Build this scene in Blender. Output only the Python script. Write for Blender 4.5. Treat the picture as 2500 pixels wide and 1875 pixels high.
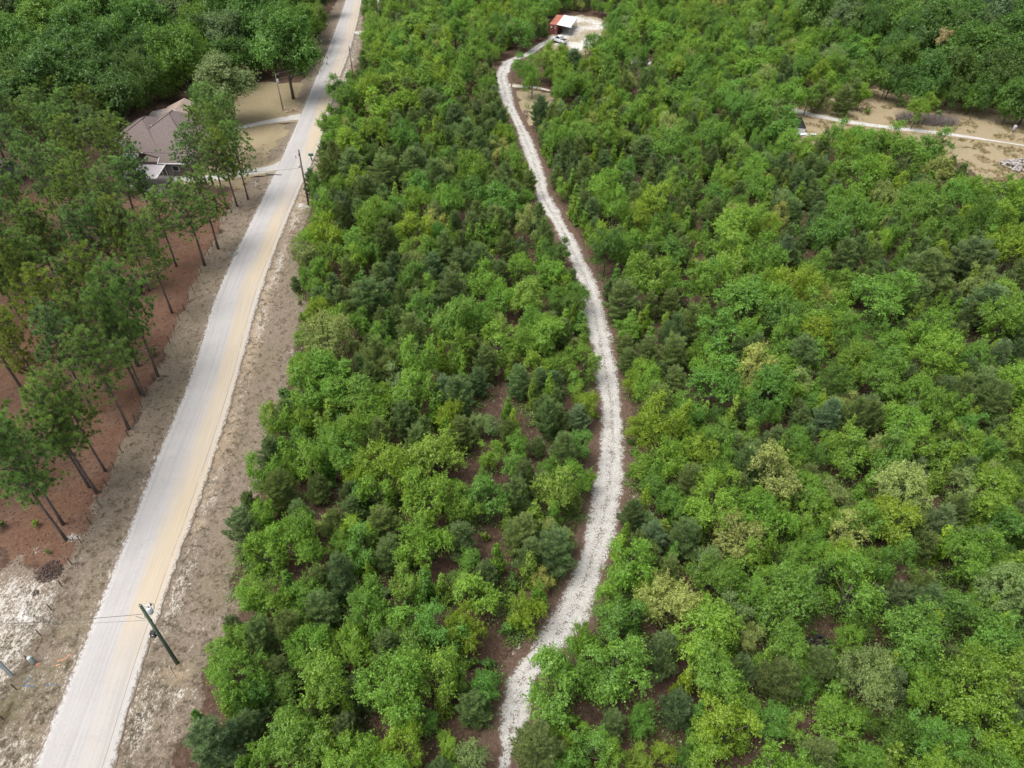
import bpy, math, random
import numpy as np
from mathutils import Vector, Matrix

# ------------------------------------------------------------------ scene, camera, sky, sun
for o in list(bpy.data.objects):
    bpy.data.objects.remove(o)
S = bpy.context.scene
COL = S.collection
random.seed(7)
FPX, PITCH, ROLL, CAMH = 1712.0, math.radians(42), math.radians(1.1), 60.0   # survey of the photograph (2500 x 1875)
cam_d = bpy.data.cameras.new('camera')
cam_d.sensor_width = 36.0
cam_d.lens = 36.0 * FPX / 2500.0
cam_d.clip_end = 5000
cam = bpy.data.objects.new('camera', cam_d)
COL.objects.link(cam)
cam.matrix_world = Matrix.Translation((0, 0, CAMH)) @ Matrix.Rotation(math.radians(90) - PITCH, 4, 'X') @ Matrix.Rotation(ROLL, 4, 'Z')
S.camera = cam

W = bpy.data.worlds.new('World')
S.world = W
W.use_nodes = True
wn = W.node_tree
for n in list(wn.nodes):
    wn.nodes.remove(n)
sky = wn.nodes.new('ShaderNodeTexSky')
sky.sky_type = 'NISHITA'
sky.sun_disc = False
SUN_EL, SUN_ROT = math.radians(66), math.radians(250)
sky.sun_elevation = SUN_EL
sky.sun_rotation = SUN_ROT
sky.air_density = 1.0
sky.dust_density = 5.0
hs = wn.nodes.new('ShaderNodeHueSaturation')
hs.inputs['Saturation'].default_value = 0.30          # cloud cover: a nearly white sky
bg = wn.nodes.new('ShaderNodeBackground')
bg.inputs['Strength'].default_value = 0.15
wo = wn.nodes.new('ShaderNodeOutputWorld')
wn.links.new(sky.outputs[0], hs.inputs['Color'])
wn.links.new(hs.outputs[0], bg.inputs[0])
wn.links.new(bg.outputs[0], wo.inputs[0])
sd = bpy.data.lights.new('sun', 'SUN')
sd.energy = 1.4
sd.angle = math.radians(40)
sd.color = (1.0, 0.965, 0.91)
sun = bpy.data.objects.new('sun', sd)
COL.objects.link(sun)
_sv = Vector((math.sin(SUN_ROT) * math.cos(SUN_EL), math.cos(SUN_ROT) * math.cos(SUN_EL), math.sin(SUN_EL)))
sun.rotation_euler = _sv.to_track_quat('Z', 'Y').to_euler()
sun.location = (0, 0, 150)
S.view_settings.view_transform = 'Standard'
S.view_settings.look = 'None'
S.view_settings.exposure = 0.86
S.view_settings.gamma = 1.0
S.view_settings.use_curve_mapping = False
S.cycles.max_bounces = 6
S.cycles.diffuse_bounces = 4
S.cycles.transparent_max_bounces = 4

# ------------------------------------------------------------------ survey helpers
_f = np.array([0, math.cos(PITCH), -math.sin(PITCH)])
_r0 = np.array([1.0, 0, 0])
_u0 = np.cross(_r0, _f)
_r = math.cos(ROLL) * _r0 + math.sin(ROLL) * _u0
_u = -math.sin(ROLL) * _r0 + math.cos(ROLL) * _u0


def at(x, y, z=0.0):
    """Where the line of sight of a photo point meets the level z (metres)."""
    d = _f + _r * ((x - 1250) / FPX) - _u * ((y - 937.5) / FPX)
    t = (CAMH - z) / -d[2]
    p = d * t
    return float(p[0]), float(p[1])


def px(p):
    d = np.array([p[0], p[1], p[2] - CAMH])
    c = max(d @ _f, .1)
    return 1250 + FPX * (d @ _r) / c, 937.5 - FPX * (d @ _u) / c


def dist_cam(x, y, z=0.0):
    return float(np.array([x, y, z - CAMH]) @ _f)


def _hash(ix, iy, seed):
    h = (ix.astype(np.int64) * 374761393 + iy.astype(np.int64) * 668265263 + seed * 974711) & 0xffffffff
    h = ((h ^ (h >> 13)) * 1274126177) & 0xffffffff
    return ((h ^ (h >> 16)) & 0xffff) / 65535.0


def vnoise(x, y, s, seed=0):
    x = np.asarray(x, float) / s
    y = np.asarray(y, float) / s
    ix, iy = np.floor(x), np.floor(y)
    fx, fy = x - ix, y - iy
    fx = fx * fx * (3 - 2 * fx)
    fy = fy * fy * (3 - 2 * fy)
    a, b = _hash(ix, iy, seed), _hash(ix + 1, iy, seed)
    c, d = _hash(ix, iy + 1, seed), _hash(ix + 1, iy + 1, seed)
    return (a * (1 - fx) + b * fx) * (1 - fy) + (c * (1 - fx) + d * fx) * fy


def sstep(a, b, v):
    t = np.clip((v - a) / (b - a), 0, 1)
    return t * t * (3 - 2 * t)


def dpoly(x, y, pts, closed=False):
    """Distance to a polyline."""
    best = np.full(np.shape(x), 1e9)
    n = len(pts)
    for i in range(n if closed else n - 1):
        ax, ay = pts[i]
        bx, by = pts[(i + 1) % n]
        dx, dy = bx - ax, by - ay
        t = np.clip(((x - ax) * dx + (y - ay) * dy) / (dx * dx + dy * dy + 1e-9), 0, 1)
        best = np.minimum(best, np.hypot(x - ax - t * dx, y - ay - t * dy))
    return best


def inside(x, y, pts):
    x = np.asarray(x, float)
    y = np.asarray(y, float)
    r = np.zeros(x.shape, bool)
    n = len(pts)
    for i in range(n):
        ax, ay = pts[i]
        bx, by = pts[(i + 1) % n]
        c = ((ay > y) != (by > y)) & (x < (bx - ax) * (y - ay) / (by - ay + 1e-12) + ax)
        r ^= c
    return r


def sd_poly(x, y, pts):
    d = dpoly(x, y, pts, True)
    return np.where(inside(x, y, pts), -d, d)


def P(*pts):
    return [at(a, b) for a, b in pts]


# ------------------------------------------------------------------ plan of the place (surveyed on the ground)
ROAD_ROWS = [(0, 846, 882), (120, 802, 853), (230, 757, 813), (350, 706, 779), (480, 646, 722), (723, 532, 630),
             (930, 466, 574), (1140, 379, 510), (1380, 287, 424), (1635, 186, 336), (1875, 88, 266)]
road_L = [at(a, y) for y, a, b in ROAD_ROWS]
road_R = [at(b, y) for y, a, b in ROAD_ROWS]
road_L = [(road_L[0][0] - 12, road_L[0][1] + 90), ] + road_L + [(road_L[-1][0] + 1.6, road_L[-1][1] - 25)]
road_R = [(road_R[0][0] - 12, road_R[0][1] + 90), ] + road_R + [(road_R[-1][0] + 1.6, road_R[-1][1] - 25)]
road_C = [((a[0] + b[0]) / 2, (a[1] + b[1]) / 2) for a, b in zip(road_L, road_R)]
TRACK_ROWS = [(150, 1225, 1250), (165, 1222, 1243), (188, 1209, 1237), (215, 1215, 1246), (250, 1225, 1253), (290, 1250, 1270), (347, 1272, 1298),
              (420, 1298, 1324), (480, 1311, 1342), (550, 1350, 1382), (623, 1385, 1420), (695, 1414, 1454), (768, 1428, 1474),
              (840, 1440, 1494), (920, 1446, 1517), (994, 1465, 1519), (1065, 1462, 1527), (1120, 1455, 1529),
              (1209, 1450, 1512), (1300, 1431, 1500), (1400, 1402, 1462), (1500, 1347, 1442), (1580, 1298, 1382), (1640, 1252, 1316),
              (1740, 1222, 1294), (1875, 1210, 1250), (1990, 1192, 1225)]
tr_L = [at(a, y) for y, a, b in TRACK_ROWS]
tr_R = [at(b, y) for y, a, b in TRACK_ROWS]
tr_C = [((a[0] + b[0]) / 2, (a[1] + b[1]) / 2) for a, b in zip(tr_L, tr_R)]
yard_track = P((1232, 178), (1245, 150), (1290, 132), (1325, 108), (1350, 98))
spur_track = P((1240, 208), (1275, 211), (1310, 214), (1345, 222))
field_track = P((1900, 262), (1948, 272), (2000, 284), (2080, 299), (2170, 311), (2260, 321), (2340, 331), (2420, 343), (2530, 360))
drive_1 = P((745, 283), (700, 290), (640, 300), (560, 320), (470, 345), (430, 352))
drive_2 = P((705, 398), (660, 412), (610, 420), (540, 432), (470, 436), (420, 436))
drive_3 = P((868, 82), (885, 78), (915, 76), (960, 76))
drive_4 = P((800, 226), (820, 226), (850, 226))
yard = P((1300, 112), (1345, 88), (1372, 42), (1410, 36), (1480, 50), (1492, 66), (1470, 92), (1440, 128), (1400, 130), (1370, 112), (1330, 122))
yard_sand2 = P((1525, 140), (1560, 135), (1600, 150), (1590, 160), (1530, 156))
glade = P((1243, 218), (1300, 216), (1345, 226), (1348, 262), (1330, 290), (1290, 300), (1262, 262))
field = P((1935, 262), (1960, 240), (2060, 240), (2115, 222), (2140, 210), (2220, 230), (2300, 243), (2400, 262), (2560, 288), (2700, 330), (2600, 450),
          (2430, 442), (2340, 402), (2250, 372), (2100, 352), (1950, 355))
verge_edge = P((955, -40), (882, 30), (893, 80), (880, 130), (850, 190), (828, 250), (800, 300), (780, 350), (785, 430), (752, 500), (745, 560), (733, 700), (738, 800),
               (714, 880), (700, 950), (642, 1090), (628, 1180), (590, 1280), (568, 1400), (572, 1540), (500, 1640), (490, 1740), (420, 1860), (400, 1960))
fence_pts = [(28, 1708), (63, 1627), (97, 1552), (128, 1479), (158, 1415), (186, 1350), (212, 1292), (232, 1244)]
_fa, _fb = at(28, 1708), at(444, 771)
fence_line = [(_fa[0] + (_fb[0] - _fa[0]) * t, _fa[1] + (_fb[1] - _fa[1]) * t) for t in (-.35, 1.62)]
_y_top = fence_line[1][1]
straw_zone = [fence_line[1], at(232, 1244), at(215, 1290), at(150, 1400), at(60, 1375), at(-60, 1330), at(-260, 900), at(-260, 600), at(-100, 470), at(200, 470),
              at(380, 500), at(440, 470), at(560, 470), at(600, 440)]
lawn = P((620, 200), (735, 205), (720, 280), (640, 400), (590, 460), (470, 440), (430, 400), (480, 300), (560, 230))

track_w = {}


def gz(x, y):
    """Height of the ground."""
    x = np.asarray(x, float)
    y = np.asarray(y, float)
    dr = np.minimum(dpoly(x, y, road_C) - 2.9, dpoly(x, y, tr_C) - 1.9)
    for pl in (drive_1, drive_2, drive_3, drive_4, yard_track, spur_track, field_track):
        dr = np.minimum(dr, dpoly(x, y, pl) - 1.7)
    dr = np.minimum(dr, sd_poly(x, y, yard))
    k = sstep(0.2, 2.2, dr)
    n = (vnoise(x, y, 1.1, 3) - .5) * .05 + (vnoise(x, y, 5.0, 4) - .5) * .20
    drc = dpoly(x, y, road_C)
    ditch = -.22 * np.exp(-((drc - 5.6) / 1.3) ** 2)
    return -0.035 + k * (n + .02) + ditch


def gz1(x, y):
    return float(gz(np.array([x]), np.array([y]))[0])


# ------------------------------------------------------------------ materials
def new_mat(name):
    m = bpy.data.materials.new(name)
    m.use_nodes = True
    nt = m.node_tree
    for n in list(nt.nodes):
        nt.nodes.remove(n)
    out = nt.nodes.new('ShaderNodeOutputMaterial')
    return m, nt, out


class NT:
    """Terse node wiring."""
    def __init__(s, nt):
        s.nt = nt

    def n(s, t, **kw):
        nd = s.nt.nodes.new(t)
        for k, v in kw.items():
            setattr(nd, k, v)
        return nd

    def l(s, a, b):
        s.nt.links.new(a, b)

    def noise(s, scale, detail=4, rough=.6, vec=None, dist=0.0):
        nd = s.n('ShaderNodeTexNoise')
        nd.inputs['Scale'].default_value = scale
        nd.inputs['Detail'].default_value = detail
        nd.inputs['Roughness'].default_value = rough
        nd.inputs['Distortion'].default_value = dist
        if vec is not None:
            s.l(vec, nd.inputs['Vector'])
        return nd.outputs['Fac']

    def ramp(s, fac, stops):
        nd = s.n('ShaderNodeValToRGB')
        e = nd.color_ramp.elements
        while len(e) < len(stops):
            e.new(.5)
        for el, (p, c) in zip(e, stops):
            el.position = p
            el.color = (c, c, c, 1) if isinstance(c, (int, float)) else (*c, 1)
        s.l(fac, nd.inputs[0])
        return nd.outputs[0]

    def mix(s, fac, a, b, mode='MIX'):
        nd = s.n('ShaderNodeMix', data_type='RGBA', blend_type=mode)
        for sock, v in ((nd.inputs[0], fac), (nd.inputs[6], a), (nd.inputs[7], b)):
            if isinstance(v, (int, float)):
                sock.default_value = v
            elif isinstance(v, tuple):
                sock.default_value = (*v, 1)
            else:
                s.l(v, sock)
        return nd.outputs[2]

    def math(s, op, a, b=None, c=None, clamp=False):
        nd = s.n('ShaderNodeMath', operation=op, use_clamp=clamp)
        for i, v in enumerate((a, b, c)):
            if v is None:
                continue
            if isinstance(v, (int, float)):
                nd.inputs[i].default_value = v
            else:
                s.l(v, nd.inputs[i])
        return nd.outputs[0]

    def mapping(s, vec, scale=(1, 1, 1), rot=(0, 0, 0)):
        nd = s.n('ShaderNodeMapping')
        nd.inputs['Scale'].default_value = scale
        nd.inputs['Rotation'].default_value = rot
        s.l(vec, nd.inputs['Vector'])
        return nd.outputs[0]

    def step(s, v, lo, hi):
        nd = s.n('ShaderNodeMapRange', interpolation_type='SMOOTHSTEP')
        s.l(v, nd.inputs[0])
        for i, q in ((1, lo), (2, hi)):
            if isinstance(q, (int, float)):
                nd.inputs[i].default_value = q
            else:
                s.l(q, nd.inputs[i])
        nd.inputs[3].default_value = 0
        nd.inputs[4].default_value = 1
        return nd.outputs[0]

    def finish(s, out, color, rough=.9, bump=None, bstr=.4, bdist=.05, spec=.2, metal=0.0):
        p = s.n('ShaderNodeBsdfPrincipled')
        if isinstance(color, tuple):
            p.inputs['Base Color'].default_value = (*color, 1)
        else:
            s.l(color, p.inputs['Base Color'])
        p.inputs['Roughness'].default_value = rough
        p.inputs['Metallic'].default_value = metal
        p.inputs['Specular IOR Level'].default_value = spec
        if bump is not None:
            b = s.n('ShaderNodeBump')
            b.inputs['Strength'].default_value = bstr
            b.inputs['Distance'].default_value = bdist
            s.l(bump, b.inputs['Height'])
            s.l(b.outputs[0], p.inputs['Normal'])
        s.l(p.outputs[0], out.inputs[0])
        return p


def simple(name, col, rough=.7, var=.18, scale=6.0, metal=0.0, spec=.3, stretch=(1, 1, 1)):
    m, nt, out = new_mat(name)
    t = NT(nt)
    g = t.n('ShaderNodeTexCoord')
    v = t.mapping(g.outputs['Object'], stretch)
    a = t.noise(scale, 5, .65, v)
    dark = tuple(c * (1 - var) for c in col)
    lite = tuple(min(1, c * (1 + var)) for c in col)
    c = t.mix(t.step(a, .3, .7), dark, lite)
    t.finish(out, c, rough, a, .15, .02, spec, metal)
    return m


SAND = (0.53, 0.50, 0.445)
VERGE = (0.185, 0.145, 0.108)


def mat_ground():
    m, nt, out = new_mat('ground_soil')
    t = NT(nt)
    geo = t.n('ShaderNodeNewGeometry')
    pos = geo.outputs['Position']
    a1 = t.n('ShaderNodeVertexColor', layer_name='cover_a')
    a2 = t.n('ShaderNodeVertexColor', layer_name='cover_b')
    s1 = t.n('ShaderNodeSeparateColor')
    s2 = t.n('ShaderNodeSeparateColor')
    t.l(a1.outputs[0], s1.inputs[0])
    t.l(a2.outputs[0], s2.inputs[0])
    vg, st, fd = s1.outputs
    sa, gr, oc = s2.outputs
    big = t.noise(.22, 4, .6, pos)
    med = t.noise(1.3, 5, .68, pos)
    fin = t.noise(4.2, 5, .75, pos)
    vfin = t.noise(10, 4, .75, pos)
    # leaf litter of the wood
    lit = t.ramp(med, [(.25, (.036, .023, .017)), (.5, (.068, .042, .030)), (.75, (.112, .076, .056))])
    lit = t.mix(t.step(fin, .52, .70), lit, (.145, .105, .078))
    lit = t.mix(t.step(fin, .46, .30), lit, (.036, .025, .018))
    # pine straw
    straw = t.ramp(fin, [(.28, (.062, .034, .022)), (.5, (.112, .060, .039)), (.72, (.165, .104, .073))])
    straw = t.mix(t.step(big, .4, .65), straw, t.mix(.5, straw, (.145, .095, .068)))
    straw = t.mix(t.step(med, .56, .40), straw, t.mix(.4, straw, (.075, .040, .026)))
    straw = t.mix(t.step(vfin, .60, .70), straw, (.20, .135, .095))
    # dead grass
    ver = t.ramp(fin, [(.30, (.078, .059, .043)), (.48, (.150, .118, .088)), (.70, (.235, .195, .152))])
    ver = t.mix(t.step(med, .45, .68), ver, t.mix(.35, ver, (.135, .104, .080)))
    ver = t.mix(t.step(vfin, .56, .66), ver, (.265, .225, .18))
    ver = t.mix(t.step(vfin, .44, .33), ver, (.108, .086, .064))
    fld = t.ramp(med, [(.25, (.215, .170, .104)), (.5, (.240, .192, .120)), (.75, (.268, .216, .140))])
    fld = t.mix(t.step(fin, .5, .70), fld, (.290, .235, .150))
    fld = t.mix(t.step(fin, .46, .30), fld, (.150, .122, .072))
    fld = t.mix(t.step(vfin, .56, .68), fld, (.33, .275, .18))
    fld = t.mix(t.math('MULTIPLY', t.step(big, .5, .7), .4), fld, (.190, .175, .085))
    thr = t.math('ADD', t.math('MULTIPLY', med, .30), .35)

    def cov(mask, sharp=.22):
        e = t.math('SUBTRACT', t.math('ADD', t.math('MULTIPLY', mask, 1.45), t.math('MULTIPLY', t.math('SUBTRACT', fin, .5), .9)), thr)
        return t.step(e, -sharp, sharp)
    c = t.mix(cov(st), lit, straw)
    c = t.mix(cov(vg), c, ver)
    c = t.mix(cov(fd), c, fld)
    gm = t.math('MULTIPLY', gr, t.step(t.noise(2.4, 5, .75, pos), .22, .78))
    c = t.mix(gm, c, t.mix(t.step(fin, .3, .7), (.070, .072, .030), (.135, .125, .058)))
    om = t.math('MULTIPLY', oc, t.step(med, .3, .6))
    c = t.mix(om, c, (.34, .26, .175))
    # bare sand: streaks along the road and flecks between the tufts
    mv = t.mapping(pos, (1.0, .40, 1.0), (0, 0, math.radians(-5)))
    mv2 = t.mapping(pos, (1.0, .55, 1.0), (0, 0, math.radians(-35)))
    s_a = t.noise(1.2, 5, .7, mv)
    s_b = t.noise(4.6, 4, .78, mv2)
    s_c = t.noise(11, 3, .7, mv2)
    sv = t.math('ADD', t.math('ADD', t.math('MULTIPLY', s_a, .26), t.math('MULTIPLY', s_b, .46)), t.math('MULTIPLY', s_c, .28))
    lo = t.math('SUBTRACT', .655, t.math('MULTIPLY', sa, .215))
    sm = t.step(t.math('SUBTRACT', sv, lo), -.02, .05)
    sm = t.math('MULTIPLY', sm, t.step(sa, .02, .12))
    scol = t.mix(t.step(fin, .3, .7), (.305, .274, .23), (.415, .39, .345))
    scol = t.mix(t.step(sa, .70, .9), scol, t.mix(t.step(fin, .35, .65), (.40, .385, .362), (.515, .50, .482)))
    c = t.mix(sm, c, scol)
    h = t.math('ADD', fin, t.math('MULTIPLY', vfin, .5))
    t.finish(out, c, .95, h, .55, .06, .1)
    return m


def mat_road():
    m, nt, out = new_mat('gravel_road')
    t = NT(nt)
    uv = t.n('ShaderNodeUVMap', uv_map='UVMap')
    sx = t.n('ShaderNodeSeparateXYZ')
    t.l(uv.outputs[0], sx.inputs[0])
    u, v = sx.outputs[0], sx.outputs[1]
    at_ = t.n('ShaderNodeAttribute', attribute_name='ochre')
    oc = at_.outputs['Fac']
    pos = t.n('ShaderNodeNewGeometry').outputs['Position']
    st1 = t.noise(1.0, 4, .6, t.mapping(uv.outputs[0], (26, .05, 1)))
    st2 = t.noise(1.0, 3, .6, t.mapping(uv.outputs[0], (70, .16, 1)))
    big = t.noise(.35, 4, .6, pos)
    fin = t.noise(7, 4, .75, pos)
    peb = t.noise(3.6, 4, .75, pos)
    base = t.mix(t.step(st1, .32, .66), (.300, .289, .286), (.345, .330, .319))
    base = t.mix(t.math('MULTIPLY', t.step(st2,   .58, .72), .50), base, (.245, .252, .248))
    base = t.mix(t.math('MULTIPLY', t.step(st2, .44, .30), .40), base, (.405, .391, .376))
    base = t.mix(t.math('MULTIPLY', t.step(fin, .52, .70), .40), base, (.415, .397, .383))
    base = t.mix(t.math('MULTIPLY', t.step(fin, .46, .30), .38), base, (.235, .222, .214))
    base = t.mix(t.math('MULTIPLY', t.step(big, .42, .62), .35), base, (.375, .362, .345))
    st0 = t.noise(1.0, 5, .65, t.mapping(uv.outputs[0], (7, .022, 1)))
    base = t.mix(t.math('MULTIPLY', t.step(st0, .50, .66), .55), base, (.262, .250, .244))
    base = t.mix(t.math('MULTIPLY', t.step(t.noise(.9, 5, .7, pos), .55, .70), .30), base, (.255, .238, .222))
    uo = t.math('ADD', u, t.math('MULTIPLY', t.math('SUBTRACT', t.noise(1.0, 4, .6, t.mapping(uv.outputs[0], (5, .04, 1))), .5), .55))
    om = t.math('MULTIPLY', t.step(uo, .44, .66), t.step(uo, 1.02, .86))
    om = t.math('MULTIPLY', om, oc)
    om = t.math('MULTIPLY', om, t.math('ADD', .68, t.math('MULTIPLY', t.step(st1, .35, .6), .32)))
    base = t.mix(om, base, t.mix(t.step(st2, .35, .65), (.362, .298, .214), (.412, .346, .254)))
    # loose pale windrows at both edges with dark gaps
    e = t.math('ABSOLUTE', t.math('SUBTRACT', u, .5))
    wr = t.math('MULTIPLY', t.math('MULTIPLY', t.step(e, .36, .44), t.step(peb, .42, .56)), t.math('SUBTRACT', 1.0, t.math('MULTIPLY', t.step(u, .45, .55), .6)))
    base = t.mix(t.math('MULTIPLY', wr, .8), base, (.42, .403, .38))
    gapm = t.math('MULTIPLY', t.step(e, .425, .475), t.step(peb, .53, .42))
    base = t.mix(gapm, base, (.135, .108, .084))
    fr = t.math('ADD', e, t.math('MULTIPLY', t.math('SUBTRACT', t.noise(1.8, 5, .7, pos), .5), .16))
    base = t.mix(t.step(fr, .47, .495), base, (.150, .118, .090))
    # a grader's edge line on the far side of the carriageway
    ln = t.math('ABSOLUTE', t.math('SUBTRACT', u, t.math('ADD', .865, t.math('MULTIPLY', t.math('SUBTRACT', t.noise(1.0, 2, .5, t.mapping(uv.outputs[0], (0, .05, 1))), .5), .05))))
    lm = t.math('MULTIPLY', t.step(ln, .009, .004), t.step(big, .36, .5))
    base = t.mix(t.math('MULTIPLY', lm, .6), base, (.15, .13, .115))
    h = t.math('ADD', t.math('ADD', t.math('MULTIPLY', st2, .6), fin), t.math('MULTIPLY', wr, 1.2))
    t.finish(out, base, .95, h, .4, .05, .1)
    return m


def mat_track(name, speck=1.0, margin=((.052, .034, .025), (.098, .065, .048), (.155, .112, .084))):
    m, nt, out = new_mat(name)
    t = NT(nt)
    uv = t.n('ShaderNodeUVMap', uv_map='UVMap')
    sx = t.n('ShaderNodeSeparateXYZ')
    t.l(uv.outputs[0], sx.inputs[0])
    u, v = sx.outputs[0], sx.outputs[1]
    at_ = t.n('ShaderNodeAttribute', attribute_name='ochre')
    ed = at_.outputs['Fac']                      # how overgrown the margins are here
    pos = t.n('ShaderNodeNewGeometry').outputs['Position']
    med = t.noise(.9, 5, .65, pos)
    fin = t.noise(3.2, 5, .78, pos)
    vf = t.noise(7.5, 4, .75, pos)
    st = t.noise(1.0, 3, .6, t.mapping(uv.outputs[0], (20, .22, 1)))
    sand = t.mix(t.step(fin, .35, .60), (.345, .33, .308), (.470, .455, .43))
    sand = t.mix(t.math('MULTIPLY', t.step(med, .48, .70), .6), sand, (.37, .36, .345))
    e = t.math('ABSOLUTE', t.math('SUBTRACT', u, .5))
    # litter specks: fewer in the wheel ruts
    rut = t.math('SUBTRACT', 1.0, t.math('MULTIPLY', t.step(t.math('ABSOLUTE', t.math('SUBTRACT', e, .135)), .085, .02), .5))
    sp = t.math('ADD', t.math('MULTIPLY', fin, .40), t.math('MULTIPLY', vf, .60))
    sp = t.math('ADD', sp, t.math('MULTIPLY', t.math('SUBTRACT', med, .5), .25))
    sp = t.math('ADD', sp, t.math('MULTIPLY', e, .12))
    sp = t.math('ADD', sp, t.math('MULTIPLY', t.step(e, .07, .0), .035))
    spm = t.math('MULTIPLY', t.math('MULTIPLY', t.step(sp, .528, .565), rut), .92 * speck)
    c = t.mix(spm, sand, t.mix(t.step(med, .4, .6), (.080, .066, .054), (.135, .115, .092)))
    c = t.mix(t.math('MULTIPLY', t.step(st, .52, .70), .35), c, (.25, .23, .205))
    fr = t.math('ADD', e, t.math('MULTIPLY', t.math('SUBTRACT', t.noise(.7, 6, .78, pos), .5), .46))
    fr = t.math('ADD', fr, t.math('MULTIPLY', t.math('SUBTRACT', fin, .5), .38))
    fr = t.math('ADD', fr, t.math('MULTIPLY', ed, .16))
    litter = t.ramp(fin, [(.28, margin[0]), (.5, margin[1]), (.72, margin[2])])
    c = t.mix(t.step(fr, .225, .32), c, litter)
    t.finish(out, c, .95, t.math('ADD', fin, vf), .5, .05, .1)
    return m


def mat_leaf(name, trans=.43, var=.38):
    """Foliage: the tint of each tree comes from its own 'tint', each leaf varies by its 'tone'."""
    m, nt, out = new_mat(name)
    t = NT(nt)
    tint = t.n('ShaderNodeAttribute', attribute_name='tint', attribute_type='INSTANCER').outputs['Color']
    tone = t.n('ShaderNodeAttribute', attribute_name='tone').outputs['Fac']
    k = t.math('ADD', 1 - var, t.math('MULTIPLY', tone, 2 * var))
    vm = t.n('ShaderNodeVectorMath', operation='SCALE')
    t.l(tint, vm.inputs[0])
    t.l(k, vm.inputs['Scale'])
    c = vm.outputs[0]
    c = t.mix(t.math('MULTIPLY', t.step(tone, .72, 1.0), .22), c, t.mix(.5, c, (.34, .37, .09)))
    c = t.mix(t.math('MULTIPLY', t.step(tone, .42, .0), .6), c, t.mix(1.0, c, (.62, .80, .95), 'MULTIPLY'))
    d = t.n('ShaderNodeBsdfDiffuse')
    tr = t.n('ShaderNodeBsdfTranslucent')
    gl = t.n('ShaderNodeBsdfGlossy')
    gl.inputs['Roughness'].default_value = .42
    gl.inputs['Color'].default_value = (.9, .95, 1, 1)
    t.l(c, d.inputs[0])
    t.l(t.mix(.5, c, t.mix(1.0, c, (1.0, 1.0, .55), 'MULTIPLY')), tr.inputs[0])
    mx = t.n('ShaderNodeMixShader')
    mx.inputs[0].default_value = trans
    t.l(d.outputs[0], mx.inputs[1])
    t.l(tr.outputs[0], mx.inputs[2])
    mg = t.n('ShaderNodeMixShader')
    mg.inputs[0].default_value = .022
    t.l(mx.outputs[0], mg.inputs[1])
    t.l(gl.outputs[0], mg.inputs[2])
    t.l(mg.outputs[0], out.inputs[0])
    return m


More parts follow.
